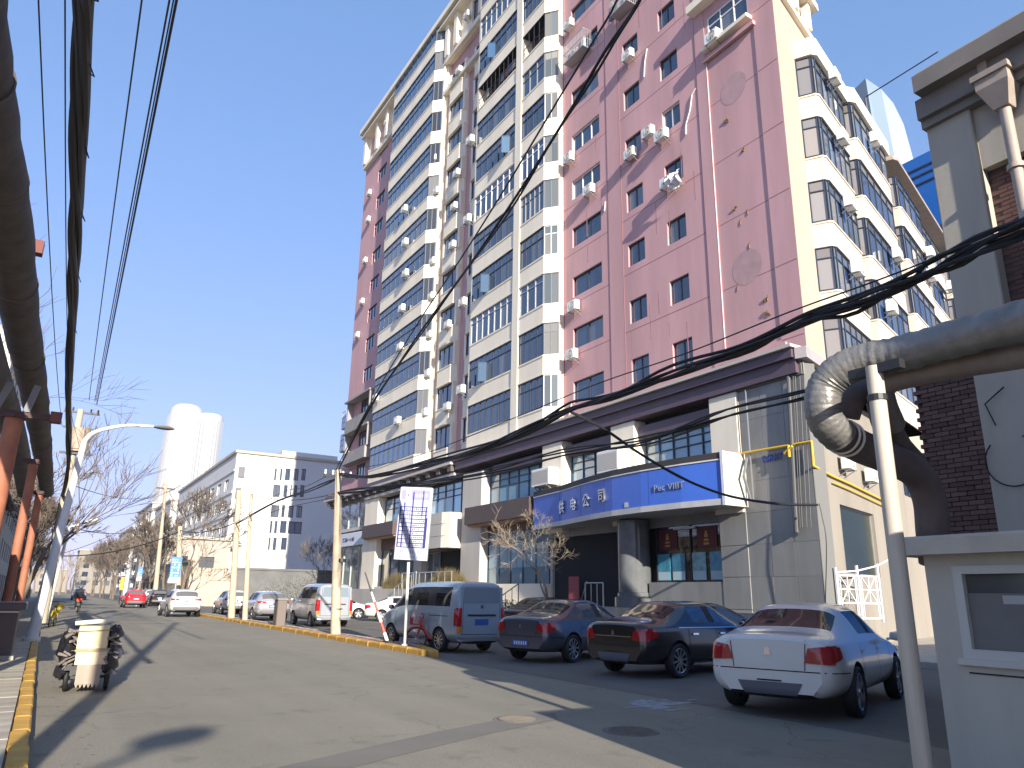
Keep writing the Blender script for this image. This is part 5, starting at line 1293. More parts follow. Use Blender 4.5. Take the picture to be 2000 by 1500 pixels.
# white lattice gate at the lane
fg=thing('lattice_gate','white metal gate with starburst lattice closing the side lane','gate',(23,15.5,0))
_a=P(1640,1200,d=26.5); _b=P(1760,1200,d=29.2); GT=frame(_a.x,_a.y,math.degrees(math.atan2(_b.x-_a.x,_b.y-_a.y)))@Matrix.Translation((0,0,.95))@Matrix.Diagonal((.82,1,.78,1))
m=MB(GT)
for i in range(3):
    u=i*1.35; m.bar((u,0,0),(u,0,2.15+.12*i),.07)
m.tube([(0,0,1.95),(1.35,0,2.05),(2.7,0,2.3),(4,0,2.75)],.035,6); m.bar((0,0,.75),(2.7,0,.75),.05); m.bar((0,0,1.85),(2.7,0,1.85),.05); m.bar((0,0,.15),(2.7,0,.15),.05); m.build('gate_frame',M_white,fg)
for i in range(2):
    m=MB(GT); cu=.675+i*1.35; cz=1.3
    for k in range(8): a_=k*math.pi/4; L_=.62 if k%2==0 else .80; m.bar((cu,0,cz),(cu+min(.66,L_)*math.cos(a_),0,cz+.55*(math.sin(a_)/max(abs(math.sin(a_)),abs(math.cos(a_)))) if abs(math.sin(a_))>.1 else cz),.028)
    for x in (.12,.22,1.13,1.23): m.bar((i*1.35+x,0,.15),(i*1.35+x,0,1.85),.022)
    m.ring((cu,0,cz),(0,1,0),.07,.02,10,4); m.build('lattice',M_white,fg)
# ------------------------------------------------------------------ left side
M_lag=mat('dark_lagging',(.085,.07,.062),.75,var=.3,vs=2.5,bump=.5,bs=8)
def dpt(px,py,Z): return P(px,py,Z=Z)
lp=thing('street_heat_pipe','thick dark lagged heating pipe running overhead along the left pavement','pipe',(-1.6,20,6))
cl=[P(-100,-250,Z=6.0),P(-68,20,Z=6.0),P(-30,230,Z=6.02),P(12,430,Z=6.05),P(40,620,Z=6.05),P(62,740,Z=6.05),P(74,815,Z=6.05),P(84,890,Z=6.05),P(92,960,Z=6.1)]
pts=bend(cl,5); m=MB(); m.tube(pts,[.29+.012*math.sin(i*2.1) for i in range(len(pts))],18); m.build('pipe_run',M_lag,lp,smooth=True,ang=60)
for i in range(8,len(pts)-3,5):
    m=MB(); d_=(pts[i+1]-pts[i]).normalized(); m.ring(pts[i],d_,.295,.014,20,5); m.build('band',mat('lagging_band',(.12,.10,.09),.6),lp)
lp2=thing('street_heat_pipe','second lagged pipe further left behind the orange posts','pipe',(-2.6,20,5.3))
cl=[P(-150,300,Z=5.4),P(-70,560,Z=5.4),P(-10,740,Z=5.4),P(22,830,Z=5.3),P(42,905,Z=5.2),P(50,960,Z=5.0)]
m=MB(); m.tube(bend(cl,5),.27,14); m.build('pipe_run',M_lag,lp2,smooth=True)
M_op=mat('rust_orange_paint',(.34,.125,.065),.7,var=.22,vs=3)
def opost(px,py,dist,lab,ztop,r,arm=True):
    b=P(px,py,d=dist); ztop=b.z; t=thing('pipe_support_post',lab,'post',(b.x,b.y,.1),'orange posts carrying the heat pipes')
    m=MB(); m.tube([(b.x,b.y,.08),(b.x,b.y,ztop)],r,14); m.build('shaft',M_op,t,smooth=True)
    m=MB(); m.bar((b.x-.9,b.y,ztop+.06),(b.x+(.55 if arm else .2),b.y,ztop+.06),.10); m.tube([(b.x,b.y,ztop-.02),(b.x,b.y,ztop+.04)],r*1.5,12); m.build('cross_beam',mat('beam_brown',(.07,.035,.03),.7),t)
    if arm:
        m=MB(); m.box(b.x+.52,b.y-.12,ztop-.02,b.x+.70,b.y+.1,ztop+.16); m.build('beam_end',mat('beam_end_red',(.17,.06,.05),.8),t)
        m=MB(); m.bar((b.x+.15,b.y,ztop+.1),(b.x+.25,b.y,ztop+.6),.10); m.bar((b.x-.3,b.y,ztop+.1),(b.x-.15,b.y,ztop+.6),.10); m.build('cradle',mat('cradle_grey',(.16,.16,.155),.6),t)
opost(28,815,15.2,'nearest and thickest orange steel post, cut by the left edge of the picture',5.45,.14)
opost(66,905,23,'middle orange steel post of the three under the heating pipe',5.5,.11,False)
opost(77,965,32,'furthest and thinnest orange steel post of the three under the heating pipe',5.5,.12,False)
cn=thing('pipe_bracket_sign','pale red end plate of a beam sticking out above the second cable','beam',(-1,12,6))
q=P(52,482,Z=6.6); m=MB(); m.bar((q.x-1.2,q.y,q.z-.02),(q.x+.14,q.y,q.z),.13,.17); m.build('beam',mat('beam_brown',(.07,.035,.03),.7),cn); m=MB(); m.box(q.x+.02,q.y-.12,q.z-.10,q.x+.22,q.y+.06,q.z+.11); m.build('beam_end',mat('beam_end_red',(.42,.12,.09),.6),cn)
# row of low shops on the left
M_ld=mat('shop_maroon',(.045,.022,.02),.6,var=.2,vs=1); M_lp=mat('shop_pale',(.55,.52,.42),.8,var=.15,vs=1)
for i,(y0,y1,h,mt,lab,x) in enumerate([(11,20.5,3.4,M_ld,'dark maroon shopfront nearest the camera behind the brown cabinet',-1.9),(20.7,33,3.3,M_ld,'dark maroon shopfront with an open doorway and pale sign board',-2.3),(33.3,60,6.5,mat('left_cream',(.42,.38,.30),.85,var=.1),'beige two storey house beyond the maroon shopfronts',-2.9),(60.5,110,9.5,mat('left_grey',(.42,.42,.40),.85,var=.1),'grey house further along the left side of the street',-3.4)]):
    t=thing('shop_house',lab,'building',(x,(y0+y1)/2,0),'buildings on the left side of the street'); LF=Matrix(((0,1,0,x),(1,0,0,0),(0,0,1,0),(0,0,0,1)))
    hl=[]; n=int((y1-y0)/4)
    for k in range(n):
        a=y0+.5+k*4; hl.append((a,a+2.6,.4,2.7))
        if h>5:
            hl.append((a,a+1.8,3.9,5.4)); 
            if h>9: hl.append((a,a+1.8,6.6,8.2))
    m=MB(LF); wall(m,y0,y1,0,h,0,hl,.25); m.build('wall',mt,t)
    m=MB(LF); m.box(y0,-6,0,y1,-.3,h-.05); m.box(y0,-6,0,y0+.01,-.01,h); m.build('interior',M_room,t)
    m=MB(LF); m.box(y0-.1,-6,h,y1+.1,.5,h+.15); m.build('roof',mat('roof_dark',(.08,.07,.065),.8),t)
    for a,b,c,d in hl: window(LF,t,a,b,c,d,-.15,2,M_alu if h>5 else M_galv,M_gl,single=True)
    if h<5:
        m=MB(LF); m.box(y0+.4,.02,h-.65,y0+5,.14,h-.1); m.build('sign_board',M_lp,t)
        m=MB(LF); m.prism([(y0+.2,0),(y0+.2,.7),(y1-.4,.7),(y1-.4,0)],h-.12,h-.05); m.build('awning',mat('awning_white',(.6,.6,.55),.7),t)
# tall white house with rows of railings, seen between the posts
t=thing('white_flats','pale block of flats with ladder like balconies behind the orange posts','building',(-9,75,0))
LF=Matrix(((0,1,0,-5.0),(1,0,0,0),(0,0,1,0),(0,0,0,1)))
hl=[(70+4*i,72.2+4*i,3+3*j,4.7+3*j) for i in range(5) for j in range(6)]
m=MB(LF); wall(m,69,92,0,21.5,0,hl,.3); m.quad((69,0,0),(69,-9,0),(69,-9,21.5),(69,0,21.5)); m.build('wall',mat('flats_white',(.58,.56,.52),.8,var=.06),t)
m=MB(LF); m.box(69,-9,21.5,92,.3,21.8); m.build('roof',M_conc,t)
for a,b,c,d in hl: window(LF,t,a,b,c,d,-.2,2,M_alu,M_gl,single=True)
m=MB(); 
for j in range(6):
    m.box(-13,68.2,2.4+3*j,-5.1,69,3.3+3*j)
m.build('balcony',mat('flats_white2',(.60,.59,.56),.8),t)
# brown cabinet on the pavement
cb=thing('utility_cabinet','brown steel utility cabinet with overhanging lid on the left pavement','cabinet',(-1.1,20.4,.12))
m=MB(); a=P(30,1300,Z=.12); m.bbox(-1.9,19.6,.12,-.36,21.2,1.12,.02); m.build('case',mat('cabinet_brown',(.115,.085,.082),.5,var=.08),cb)
m=MB(); m.bbox(-2.0,19.45,1.12,-.24,21.3,1.27,.02); m.build('lid',mat('cabinet_lid',(.10,.075,.08),.4),cb)
m=MB(); m.box(-1.9,19.58,1.06,-.36,19.596,1.10); m.build('trim',M_galv,cb)
m=MB(); m.bbox(-2.0,19.4,.1,-.3,21.3,.2,.01); m.build('plinth',M_conc,cb)
# street lamp
sl=thing('street_lamp','white street lamp with curved arm and flat grey head at the left kerb','street lamp',(-.05,26.3,.1))
b=Vector((-.06,26.3,.1)); tp=P(165,862,d=26.8)
M_lampp=mat('lamp_white',(.66,.66,.62),.45,var=.05)
m=MB(); m.tube([b,b.lerp(tp,.5),tp],[.16,.125,.085],14); m.tube([b,b+Vector((0,0,.12))],.24,14); m.build('pole',M_lampp,sl,smooth=True)
arm=[tp,P(178,848,d=26.8),P(205,838,d=26.8),P(250,831,d=26.8),P(300,833,d=26.8)]
m=MB(); m.tube(bend(arm,5),[.075-.0015*i for i in range(21)],10); m.build('arm',M_lampp,sl,smooth=True)
hc=P(319,836,d=26.8); hd=(P(342,838,d=26.8)-P(296,833,d=26.8)); L_=hd.length/2; hd.normalize()
m=MB(); nn=14
for i in range(0): pass
prof=[(-1,.02),(-.8,.3),(-.45,.62),(0,.8),(.45,.75),(.8,.45),(1,.05)]
vs=[];fs=[]; up_=Vector((0,0,1)); sd_=hd.cross(up_).normalized()
for s_,r_2 in prof:
    for k in range(12):
        t_=2*math.pi*k/12; vs.append(hc+hd*(s_*L_)+sd_*(.20*r_2*math.cos(t_))+up_*((.10 if math.sin(t_)>0 else .07)*r_2*math.sin(t_)))
for i in range(6):
    for k in range(12): fs.append((i*12+k,i*12+(k+1)%12,(i+1)*12+(k+1)%12,(i+1)*12+k))
m.add(vs,fs); m.build('lamp_head',mat('lamp_head_grey',(.12,.12,.12),.5),sl,smooth=True)
m=MB(); q=P(100,1030,d=26.4)
# old pole right behind the lamp
def upole(name,lab,base,top,r0,r1,mt=M_conc,grp='utility poles',cat='utility pole'):
    t=thing(name,lab,cat,tuple(base),grp); m=MB(); m.tube([base,top],[r0,r1],12); m.build('shaft',mt,t,smooth=True); return t
b=P(92,1155,d=40); b.z=.1; tp=P(158,800,d=40)
up1=upole('utility_pole','tan utility pole with a steel crossarm behind the street lamp',b,tp,.21,.14,mat('pole_tan',(.42,.36,.27),.85,var=.12,vs=2))
def xarm(c,hw,dz,t,dirv=(1,0,0)):
    dv=Vector(dirv); m=MB(); m.bar(c-dv*hw,c+dv*hw,.09); m.bar(c-dv*hw*.9-Vector((0,0,dz)),c+dv*hw*.8-Vector((0,0,dz)),.08); m.bar(c-dv*hw*.6,c-dv*hw*.3-Vector((0,0,dz)),.04); m.build('crossarm',M_dark,t)
    m=MB()
    for s in (-.9,-.5,.5,.9): m.lathe(c+dv*hw*s+Vector((0,0,.05)),[(.03,0),(.05,.04),(.03,.08),(.05,.12),(.02,.18)],8)
    m.build('insulator',mat('porcelain',(.10,.06,.04),.2),t,smooth=True)
xarm(P(160,806,d=40),.75,.75,up1)
c=P(158,838,d=40); m=MB(); m.tube([c-Vector((0,0,1.0)),c],.45,14); m.tube([c-Vector((0,0,1.1)),c-Vector((0,0,1.0))],.40,14); m.build('transformer',mat('transformer_tan',(.35,.27,.2),.6,var=.1),up1)
m=MB(); m.bar(c+Vector((-.7,-.2,-1.2)),c+Vector((.7,-.2,-1.2)),.1); m.bar(c+Vector((-.5,-.3,-.5)),c+Vector((.5,-.3,-.5)),.06); m.build('platform',M_dark,up1)
# tall poles behind the camera whose shadows cross the road
t=thing('utility_pole','tall concrete utility pole on the left pavement beside the camera','utility pole',(-1.25,1.2,.1),'utility poles')
m=MB(); m.tube([(-1.25,1.2,.0),(-1.25,1.2,14.5)],[.18,.10],14); m.build('shaft',M_conc,t)
t=thing('street_lamp','street lamp on the left pavement behind the camera','street lamp',(-3.4,-12,.1))
LB=Vector((1.5,9.6,0))+SUNV*(7.4/SUNV.z)
m=MB(); m.tube([(LB.x-2.2,LB.y-2.2,0),(LB.x-2.0,LB.y-2.1,6.6),(LB.x-1.6,LB.y-1.7,7.0),(LB.x-.3,LB.y-.45,7.35)],[.12,.09,.06,.05],12); m.build('pole',M_lampp,t)
m=MB(); m.lathe((0,0,0),[(.02,-.7),(.24,-.4),(.30,0),(.24,.4),(.02,.7)],12); m.v=[Matrix.Translation(LB)@Matrix.Rotation(R(-45),4,'Z')@Matrix.Rotation(R(90),4,'X')@Matrix.Diagonal((1,.5,1,1))@v for v in m.v]; m.build('lamp_head',M_grey,t)
# ------------------------------------------------------------------ buildings further off
def block(name,label,x0,x1,y0,y1,h,mt,faces,roof=True,grp=None,wm=M_alu,gm=M_gl):
    """faces: list of (side, holes) with side 'S' (faces -Y) or 'W' (faces -X); holes in (along, z)"""
    t=thing(name,label,'building',((x0+x1)/2,(y0+y1)/2,0),grp)
    FS=Matrix(((1,0,0,0),(0,-1,0,y0),(0,0,1,0),(0,0,0,1))); FW=Matrix(((0,-1,0,x0),(1,0,0,0),(0,0,1,0),(0,0,0,1)))
    d=dict(faces)
    m=MB(FS); wall(m,x0,x1,0,h,0,d.get('S',[]),.3); m.T=FW; wall(m,y0,y1,0,h,0,d.get('W',[]),.3)
    m.T=None; m.quad((x1,y0,0),(x1,y1,0),(x1,y1,h),(x1,y0,h)); m.quad((x0,y1,0),(x1,y1,0),(x1,y1,h),(x0,y1,h)); m.build('wall',mt,t)
    m=MB(); m.box(x0+.5,y0+.5,0,x1-.1,y1-.1,h-.1); m.build('interior',M_room,t)
    if roof: m=MB(); m.box(x0-.3,y0-.3,h,x1+.3,y1+.3,h+.4); m.build('roof',M_conc if roof is True else roof,t)
    for F,k in ((FS,'S'),(FW,'W')):
        for a,b,c,e in d.get(k,[]): window(F,t,a,b,c,e,-.2,max(2,int((b-a)/1.2)),wm,gm,single=True,fw=.09)
    return t,FS,FW
M_offw=mat('office_white',(.58,.57,.54),.75,var=.05,vs=.2)
def row(px0,px1,py0,py1,Y):
    a=P(px0,py1,Y=Y); b=P(px1,py0,Y=Y); return (a.x,b.x,a.z,b.z)
YG=117.0
hs=[]
for (y0,y1,gs) in ((916,937,((535,541),(546,552),(556,568),(573,584),(588,598))),(951,969,((532,548),(553,562),(566,570),(573,581),(585,595))),(989,1009,((528,546),(549,557),(562,574),(578,591))),(1023,1040,((526,532),(535,542),(546,560),(562,590))),(1058,1073,((523,528),(532,540),(548,560)))):
    for a,b in gs:
        q0=P(a,y1,Y=YG); q1=P(b,y0,Y=YG); hs.append((q0.x,q1.x,round(q0.z,1)-.1,round(q0.z,1)+1.75))
hw=[(YG+4+6*i,YG+7+6*i,3.5+3.3*j,5.2+3.3*j) for i in range(9) for j in range(5)]
gtb,FS,FW=block('office_block','white six storey office block whose end wall is half in the shadow of the tower',22,40.2,YG,175,21.9,M_offw,[('S',hs),('W',hw)])
m=MB(FW)
for j in range(6): m.box(YG,0,2.6+3.3*j,175,.18,2.9+3.3*j)
m.build('string_course',M_offw,gtb)
m=MB(); m.box(29,YG+1,22.3,38,YG+12,23.2); m.build('roof_house',M_offw,gtb)
for i,(a,b,c,d) in enumerate(((22.4,23.2,15.0,16.6),(22.5,23.3,11.6,13.0),(22.5,23.4,18.2,19.8))):
    m=MB(FS); m.box(a,0,c,b,.2,d); m.build('end_balcony',mat('balcony_grey',(.15,.15,.16),.7),gtb)
for i,(y0,y1,h,x0) in enumerate(((178,205,20.5,21),(207,240,22.5,20.2),(243,290,19,19.5))):
    hw=[(y0+2+6*k,y0+6+6*k,3+3.2*j,4.9+3.2*j) for k in range(int((y1-y0-4)/6)) for j in range(int(h/3.2)-1)]
    hsx=[(x0+1.5+4*k,x0+3.5+4*k,3+3.2*j,4.9+3.2*j) for k in range(3) for j in range(int(h/3.2)-1)]
    t,_,F=block('flats','grey white flats beyond the office block, '+('nearest','middle','furthest')[i]+' of three in the row',x0,x0+18,y0,y1,h,mat('flats_grey',(.45,.45,.44),.8,var=.08),[('W',hw),('S',hsx)],grp='flats beyond the office block')
    m=MB(F)
    for j in range(int(h/3.2)-1):
        for k in range(int((y1-y0-4)/12)): m.box(y0+3+12*k,0,2.2+3.2*j,y0+8+12*k,1.0,3.1+3.2*j)
    m.build('balcony',M_offw,t)
# low walls and yard behind the cars
t=thing('yard_wall','pale brick yard wall below the office block behind the leaning poles','wall',(20,105,0))
m=MB(); m.box(13.2,88,0,13.6,112,4.6); m.box(13.6,88,0,22,88.4,4.0); m.box(13.0,87.8,4.6,13.8,112,4.8); m.build('wall',mat('yard_wall_beige',(.46,.39,.30),.85,var=.15,vs=1.5,bump=.3,bs=6),t)
t=thing('yard_wall','dark grey yard wall behind the silver van','wall',(21,80,0)); m=MB(); m.box(15.5,76,0,34,76.5,3.6); m.box(15.3,75.9,3.6,34,76.6,3.8); m.build('wall',mat('yard_wall_grey',(.14,.14,.135),.85,var=.2,vs=.6),t)
t,_,F=block('low_house','low beige house with a dark ground floor beside the far blue sign',13.4,22,113.5,150,8.5,mat('low_beige',(.40,.35,.29),.85,var=.12,vs=.5),[('W',[(116+5*k,119+5*k,.3+3.6*j,2.7+3.6*j) for k in range(6) for j in range(2)]),('S',[(14.5,16.5,4.6,6.2),(18,20,4.6,6.2)])])
m=MB(F); m.box(113.4,0,3.1,150,.6,3.5); m.build('shop_band',mat('shop_band_dark',(.06,.05,.06),.6),t)
# white twin towers
M_tw=mat('tower_white',(.42,.425,.43),.35,var=.03,vs=.05); M_fin=mat('tower_groove',(.16,.18,.21),.4)
c=P(343,960,d=450); c2=P(389,960,d=452)
t=thing('white_high_rise','taller and left one of the two white ribbed towers on the skyline','high rise',(c.x,c.y,0),'white towers on the skyline')
zt=P(345,789,d=450).z
m=MB(); m.lathe((c.x,c.y,0),[(11.5,0),(11.0,40),(10.2,75),(9.3,zt-7),(8.6,zt-3),(6.5,zt-.6),(3,zt)],32); m.build('shaft',M_tw,t,smooth=True)
m=MB()
for k in range(32):
    a=2*math.pi*k/32
    pr_=[(11.55,0),(11.05,40),(10.25,75),(9.35,zt-7)]
    for i in range(3):
        (r0,z0),(r1,z1)=pr_[i],pr_[i+1]; m.bar((c.x+r0*math.cos(a),c.y+r0*math.sin(a),z0),(c.x+r1*math.cos(a),c.y+r1*math.sin(a),z1),.22)
m.build('facade_groove',mat('tower_groove_pale',(.17,.18,.20),.4),t)
t=thing('white_high_rise','shorter and right one of the two white ribbed towers on the skyline','high rise',(c2.x,c2.y,0),'white towers on the skyline')
zt=P(392,812,d=452).z
m=MB(); m.lathe((c2.x,c2.y-4,0),[(7.6,0),(7.3,zt-3),(7.0,zt-1),(6,zt)],40); m.build('shaft',M_tw,t,smooth=True)
m=MB()
for k in range(24):
    a=2*math.pi*k/24; m.bar((c2.x+7.65*math.cos(a),c2.y-4+7.65*math.sin(a),0),(c2.x+7.35*math.cos(a),c2.y-4+7.35*math.sin(a),zt-4),.45)
m.build('facade_groove',M_fin,t)
# blue buildings at the right
t=thing('blue_building','bright blue clad building with thin dark storey lines beside the grey pier','building',(66,20,0))
m=MB(); m.box(60,-5,0,78,33,39.5); m.build('wall',mat('blue_cladding',(.02,.16,.55),.35,.0,var=.05,vs=.2,coat=.3),t)
m=MB()
for z in (36.8,37.6,38.3,32.0,27.0,22.0): m.box(59.9,-5,z,60,33,z+(.35 if z<33 else .12))
m.build('storey_line',mat('blue_line_dark',(.03,.06,.12),.5),t)
c=P(1722,300,d=300)
t=thing('glass_high_rise','pale glass high rise with a slanted rounded top behind the tower','high rise',(c.x,c.y,0))
zt=P(1715,180,d=300).z; m=MB(); n=20; vs=[]; L=12
al=math.atan2(c.x,c.y); rx=Vector((math.cos(al),-math.sin(al),0)); fw_=Vector((math.sin(al),math.cos(al),0))
out=[(-13,0),(-13,zt-8),(-12.6,zt-3),(-9,zt),(-2,zt+1),(3,zt-3),(6.5,zt-10),(9.0,zt-20),(10.5,zt-36),(11.5,0)]
fr=[c*1.0+rx*a for a,b in out]
vs=[Vector((c.x,c.y,0))+rx*a+Vector((0,0,b))-fw_*(7-abs(a)*.35) for a,b in out]+[Vector((c.x,c.y,0))+rx*a+Vector((0,0,b))+fw_*14 for a,b in out]
k=len(out); fs=[(i,(i+1)%k,k+(i+1)%k,k+i) for i in range(k)]
m.add(vs,fs)
# front face in two facets: shaded left, sunlit right
mid0=Vector((c.x,c.y,0))+rx*(-4)-fw_*11; mid1=mid0+Vector((0,0,zt+.8))
m.add([vs[0],vs[1],vs[2],vs[3],vs[4],mid1+rx*2-Vector((0,0,.3)),mid0+rx*6],[(0,1,2,3,4,5,6)])
m.add([mid0+rx*6,mid1+rx*2-Vector((0,0,.3)),vs[4],vs[5],vs[6],vs[7],vs[8],vs[9]],[(0,1,2,3,4,5,6,7)])
m.build('facade',mat('hazy_glass',(.17,.23,.28),.4,.1,var=.05,vs=.05),t)
# distant low blocks closing the street
for i,(x0,x1,y,h,cc,l) in enumerate(((-40,-5,330,13,(.26,.24,.21),'pale low block closing the far left end of the street'),(-4,9,420,10,(.28,.24,.19),'beige block at the very end of the street'),(10,40,340,16,(.26,.23,.19),'grey brown block at the far right end of the street'))):
    hsx=[(x0+2+4*k,x0+4+4*k,3+3.2*j,4.8+3.2*j) for k in range(int((x1-x0-3)/4)) for j in range(int(h/3.2)-1)]
    block('far_block',l,x0,x1,y,y+20,h,mat('far%d'%i,cc,.85),[('S',hsx)],grp='blocks at the end of the street')
bp=thing('roof_boom','thin dark boom rising from the low roof beside the pale glass high rise','mast',(40,22,25)); a=P(1690,190,d=42); b=P(1832,101,d=40); m=MB(); m.tube([a,b],.035,5); m.tube([a,a-Vector((0,0,9))],.05,5); m.build('rod',M_dark,bp)
# ------------------------------------------------------------------ trees
def grow(tm,cm,p,d,L,r,depth,maxd,q,spread=.55,up=.12,n=5,twig=.010,crownfrom=1,droop=0):
    segs=3 if depth<2 else 2; pts=[p]; rr=[r]; d=d.normalized()
    for i in range(segs):
        d=(d+Vector((q.gauss(0,.10),q.gauss(0,.10),q.gauss(0,.07)+up*.35))).normalized(); p=p+d*(L/segs); pts.append(p); rr.append(max(twig*.6,r*(1-.38*(i+1)/segs)))
    (tm if depth<crownfrom else cm).tube(pts,rr,n if depth<2 else (4 if depth<3 else 3),cap=False)
    if depth>=maxd: return
    k=q.choice((2,3,3)) if depth<maxd-1 else q.choice((2,3,4))
    for j in range(k):
        a=q.uniform(0,2*math.pi); s=spread*q.uniform(.6,1.35)
        u=d.orthogonal().normalized(); v=d.cross(u); nd=(d*math.cos(s)+(u*math.cos(a)+v*math.sin(a))*math.sin(s)); nd.z+=up
        if droop: nd.z-=droop*depth*.1
        t=q.uniform(.55,1) if j else 1; base=pts[-1] if j==0 else pts[-2].lerp(pts[-1],q.random())
        grow(tm,cm,base,nd,L*q.uniform(.62,.86),max(twig,rr[-1]*q.uniform(.6,.8)),depth+1,maxd,q,spread,up,n,twig,crownfrom,droop)
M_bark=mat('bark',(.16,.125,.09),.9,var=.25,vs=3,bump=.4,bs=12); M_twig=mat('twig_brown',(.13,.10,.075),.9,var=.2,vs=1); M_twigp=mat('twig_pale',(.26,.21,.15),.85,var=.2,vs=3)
def tree(name,label,loc,H,seed,maxd=6,r=.14,spread=.55,lean=(0,0,1),grp=None,bark=M_bark,tw=M_twig,twig=.010,up=.12,trunkf=.25,cf=1):
    q=random.Random(seed); t=thing(name,label,'tree',loc,grp); a=MB(); b=MB()
    grow(a,b,Vector((0,0,0)),Vector(lean),H*trunkf,r,0,maxd,q,spread,up,7,twig,cf)
    a.build('trunk',bark,t,smooth=True,org=(0,0,0)); b.build('crown',tw,t,org=(0,0,0)); return t
protos=[]
G='bare street trees lining the road'
def lab(i,side): return None
names_l=['left kerb','right kerb']
spots=[]
for i in range(13): spots.append((-1.6-rnd.random()*1.2,52+i*10.5+rnd.uniform(-2,2),0,i))
for i in range(15): spots.append((10.4+rnd.random()*1.4-(.9 if i>5 else 0),80+i*9.5+rnd.uniform(-2,2),1,i))
for i,(x,y,s,k) in enumerate(spots):
    lb='bare street tree on the '+names_l[s]+', '+['nearest','second','third','fourth','fifth','sixth','seventh','eighth','ninth','tenth','eleventh','twelfth','thirteenth','fourteenth','fifteenth'][k]+' one going up the road'
    if i<4:
        t=tree('street_tree',lb,(x,y,.08),12.5,100+i,7,.17,.50,grp=G,twig=.024,trunkf=.26); protos.append(t)
    else:
        t=copytree(protos[i%4]); t['label']=lb; t['group']=G; t.location=(x,y,.05); t.rotation_euler=(0,0,rnd.uniform(0,6)); sc_=rnd.uniform(.85,1.12); t.scale=(sc_,sc_,sc_)
# far wood closing the street
q=random.Random(5); a=MB(); b=MB()
for i in range(34):
    grow(b,b,Vector((q.uniform(-45,40),q.uniform(240,325),0)),Vector((0,0,1)),5.0,.3,0,4,q,.5,.14,4,.07,0)
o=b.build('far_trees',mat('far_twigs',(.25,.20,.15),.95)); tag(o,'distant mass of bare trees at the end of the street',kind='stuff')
# particular trees
tree('leaning_tree','bare tree whose pale limbs lean over the road beside the street lamp',(-.9,34,.1),9.0,31,5,.13,.42,(.16,0,1),tw=M_twig,twig=.012,up=.14,trunkf=.33)
tree('tall_bare_tree','tall bare tree whose fine twigs show behind the cables at the upper left',(-5.4,21,.1),15,12,6,.20,.46,(0,0,1),twig=.006,up=.1,trunkf=.26)
tree('tall_bare_tree','second tall bare tree further left along the pipe, twigs against the sky',(-5.8,30,.1),15,77,6,.22,.46,(0,0,1),twig=.008,up=.1,trunkf=.26)
bt=P(1079,1150,X=18.0)
tree('bare_tree','small dense bare tree in front of the bank sign',(bt.x,bt.y,0),5.3,5,7,.085,.72,(0,0,1),tw=M_twigp,bark=M_twigp,twig=.006,up=.03,trunkf=.38)
tree('bare_tree','bare tree before the shaded wall of the office block',(27,86,0),12,42,6,.15,.5,twig=.018,trunkf=.22)
tree('bare_tree','bare tree at the left edge of the tower podium behind the thick pole',(23.5,73,0),10,43,6,.14,.5,twig=.016,trunkf=.22)
tree('bare_tree','pale spreading tree by the beige yard wall beyond the white sport utility car',(12.6,84,0),8,44,5,.14,.62,tw=M_twigp,bark=M_twigp,twig=.016,trunkf=.3)
# dry grass clumps and shrubs in front of the shops
def clump(label,u0,u1,w_,z,h,n,m_,seed,spreadx=.35,nm='grass_clump',cat='dry grass'):
    q=random.Random(seed); m=MB(FAC)
    for i in range(n):
        u=q.uniform(u0,u1); ww=w_+q.uniform(-.4,.4); f=1-abs((u-(u0+u1)/2)/((u1-u0)/2))**2; hh=h*(.45+.55*f)*q.uniform(.6,1.05)
        bx=Vector((u,ww,z)); tx=bx+Vector((q.gauss(0,spreadx)*.6,q.gauss(0,spreadx)*.5,hh)); s=.018
        mid=bx.lerp(tx,.6)+Vector((q.gauss(0,.05),q.gauss(0,.05),.08))
        m.add([bx-Vector((s,0,0)),bx+Vector((s,0,0)),mid+Vector((s,0,0)),mid-Vector((s,0,0)),tx],[(0,1,2,3),(3,2,4)])
    o=m.build(nm,m_); return tag(o,label,cat)
M_dry=mat('dry_grass',(.42,.32,.13),.9,var=.25,vs=5)
clump('rounded clump of yellow dry twigs under the cream canopy',37.6,41.2,2.3,1.85,1.35,1100,M_dry,1)
clump('yellow dry clump left of the stair rail in front of the dim shop window',45.2,48.4,2.3,1.85,1.2,1000,M_dry,2)
pl=thing('brick_planter','low red brick planter between the grey van and the grey sedan','planter',(17,29,0))
m=MB(); m.box(15.0,27.6,0,18.6,31,.45); m.build('brick_edge',mat('planter_brick',(.34,.12,.09),.85,var=.2,vs=5),pl)
def leafmass(label,c,r,n,seed,m_,cat='shrub',nm='shrub'):
    q=random.Random(seed); m=MB()
    for i in range(n):
        while True:
            v=Vector((q.uniform(-1,1),q.uniform(-1,1),q.uniform(-1,1)))
            if v.length<1 and (v.length>.35): break
        p=Vector(c)+Vector((v.x*r[0],v.y*r[1],v.z*r[2])); a=Vector((q.gauss(0,1),q.gauss(0,1),q.gauss(0,1))).normalized(); b=a.orthogonal().normalized(); s=q.uniform(.03,.07)
        m.add([p-a*s,p+b*s*.5,p+a*s,p-b*s*.5],[(0,1,2,3)])
    o=m.build(nm,m_); return tag(o,label,cat)
M_leaf=mat('evergreen_leaf',(.05,.085,.025),.7,var=.35,vs=4)
leafmass('green shrub behind the brick planter, left half',(16.0,29.5,.85),(1.0,1.0,.62),1500,3,M_leaf); leafmass('green shrub behind the brick planter, right half',(17.6,29.2,.85),(.9,.9,.6),1300,4,M_leaf)
leafmass('dark hedge under the bare tree behind the silver van',(23,74,1.6),(6,1.2,2.0),3500,6,mat('hedge_dark',(.06,.065,.03),.8,var=.3),'hedge','hedge')
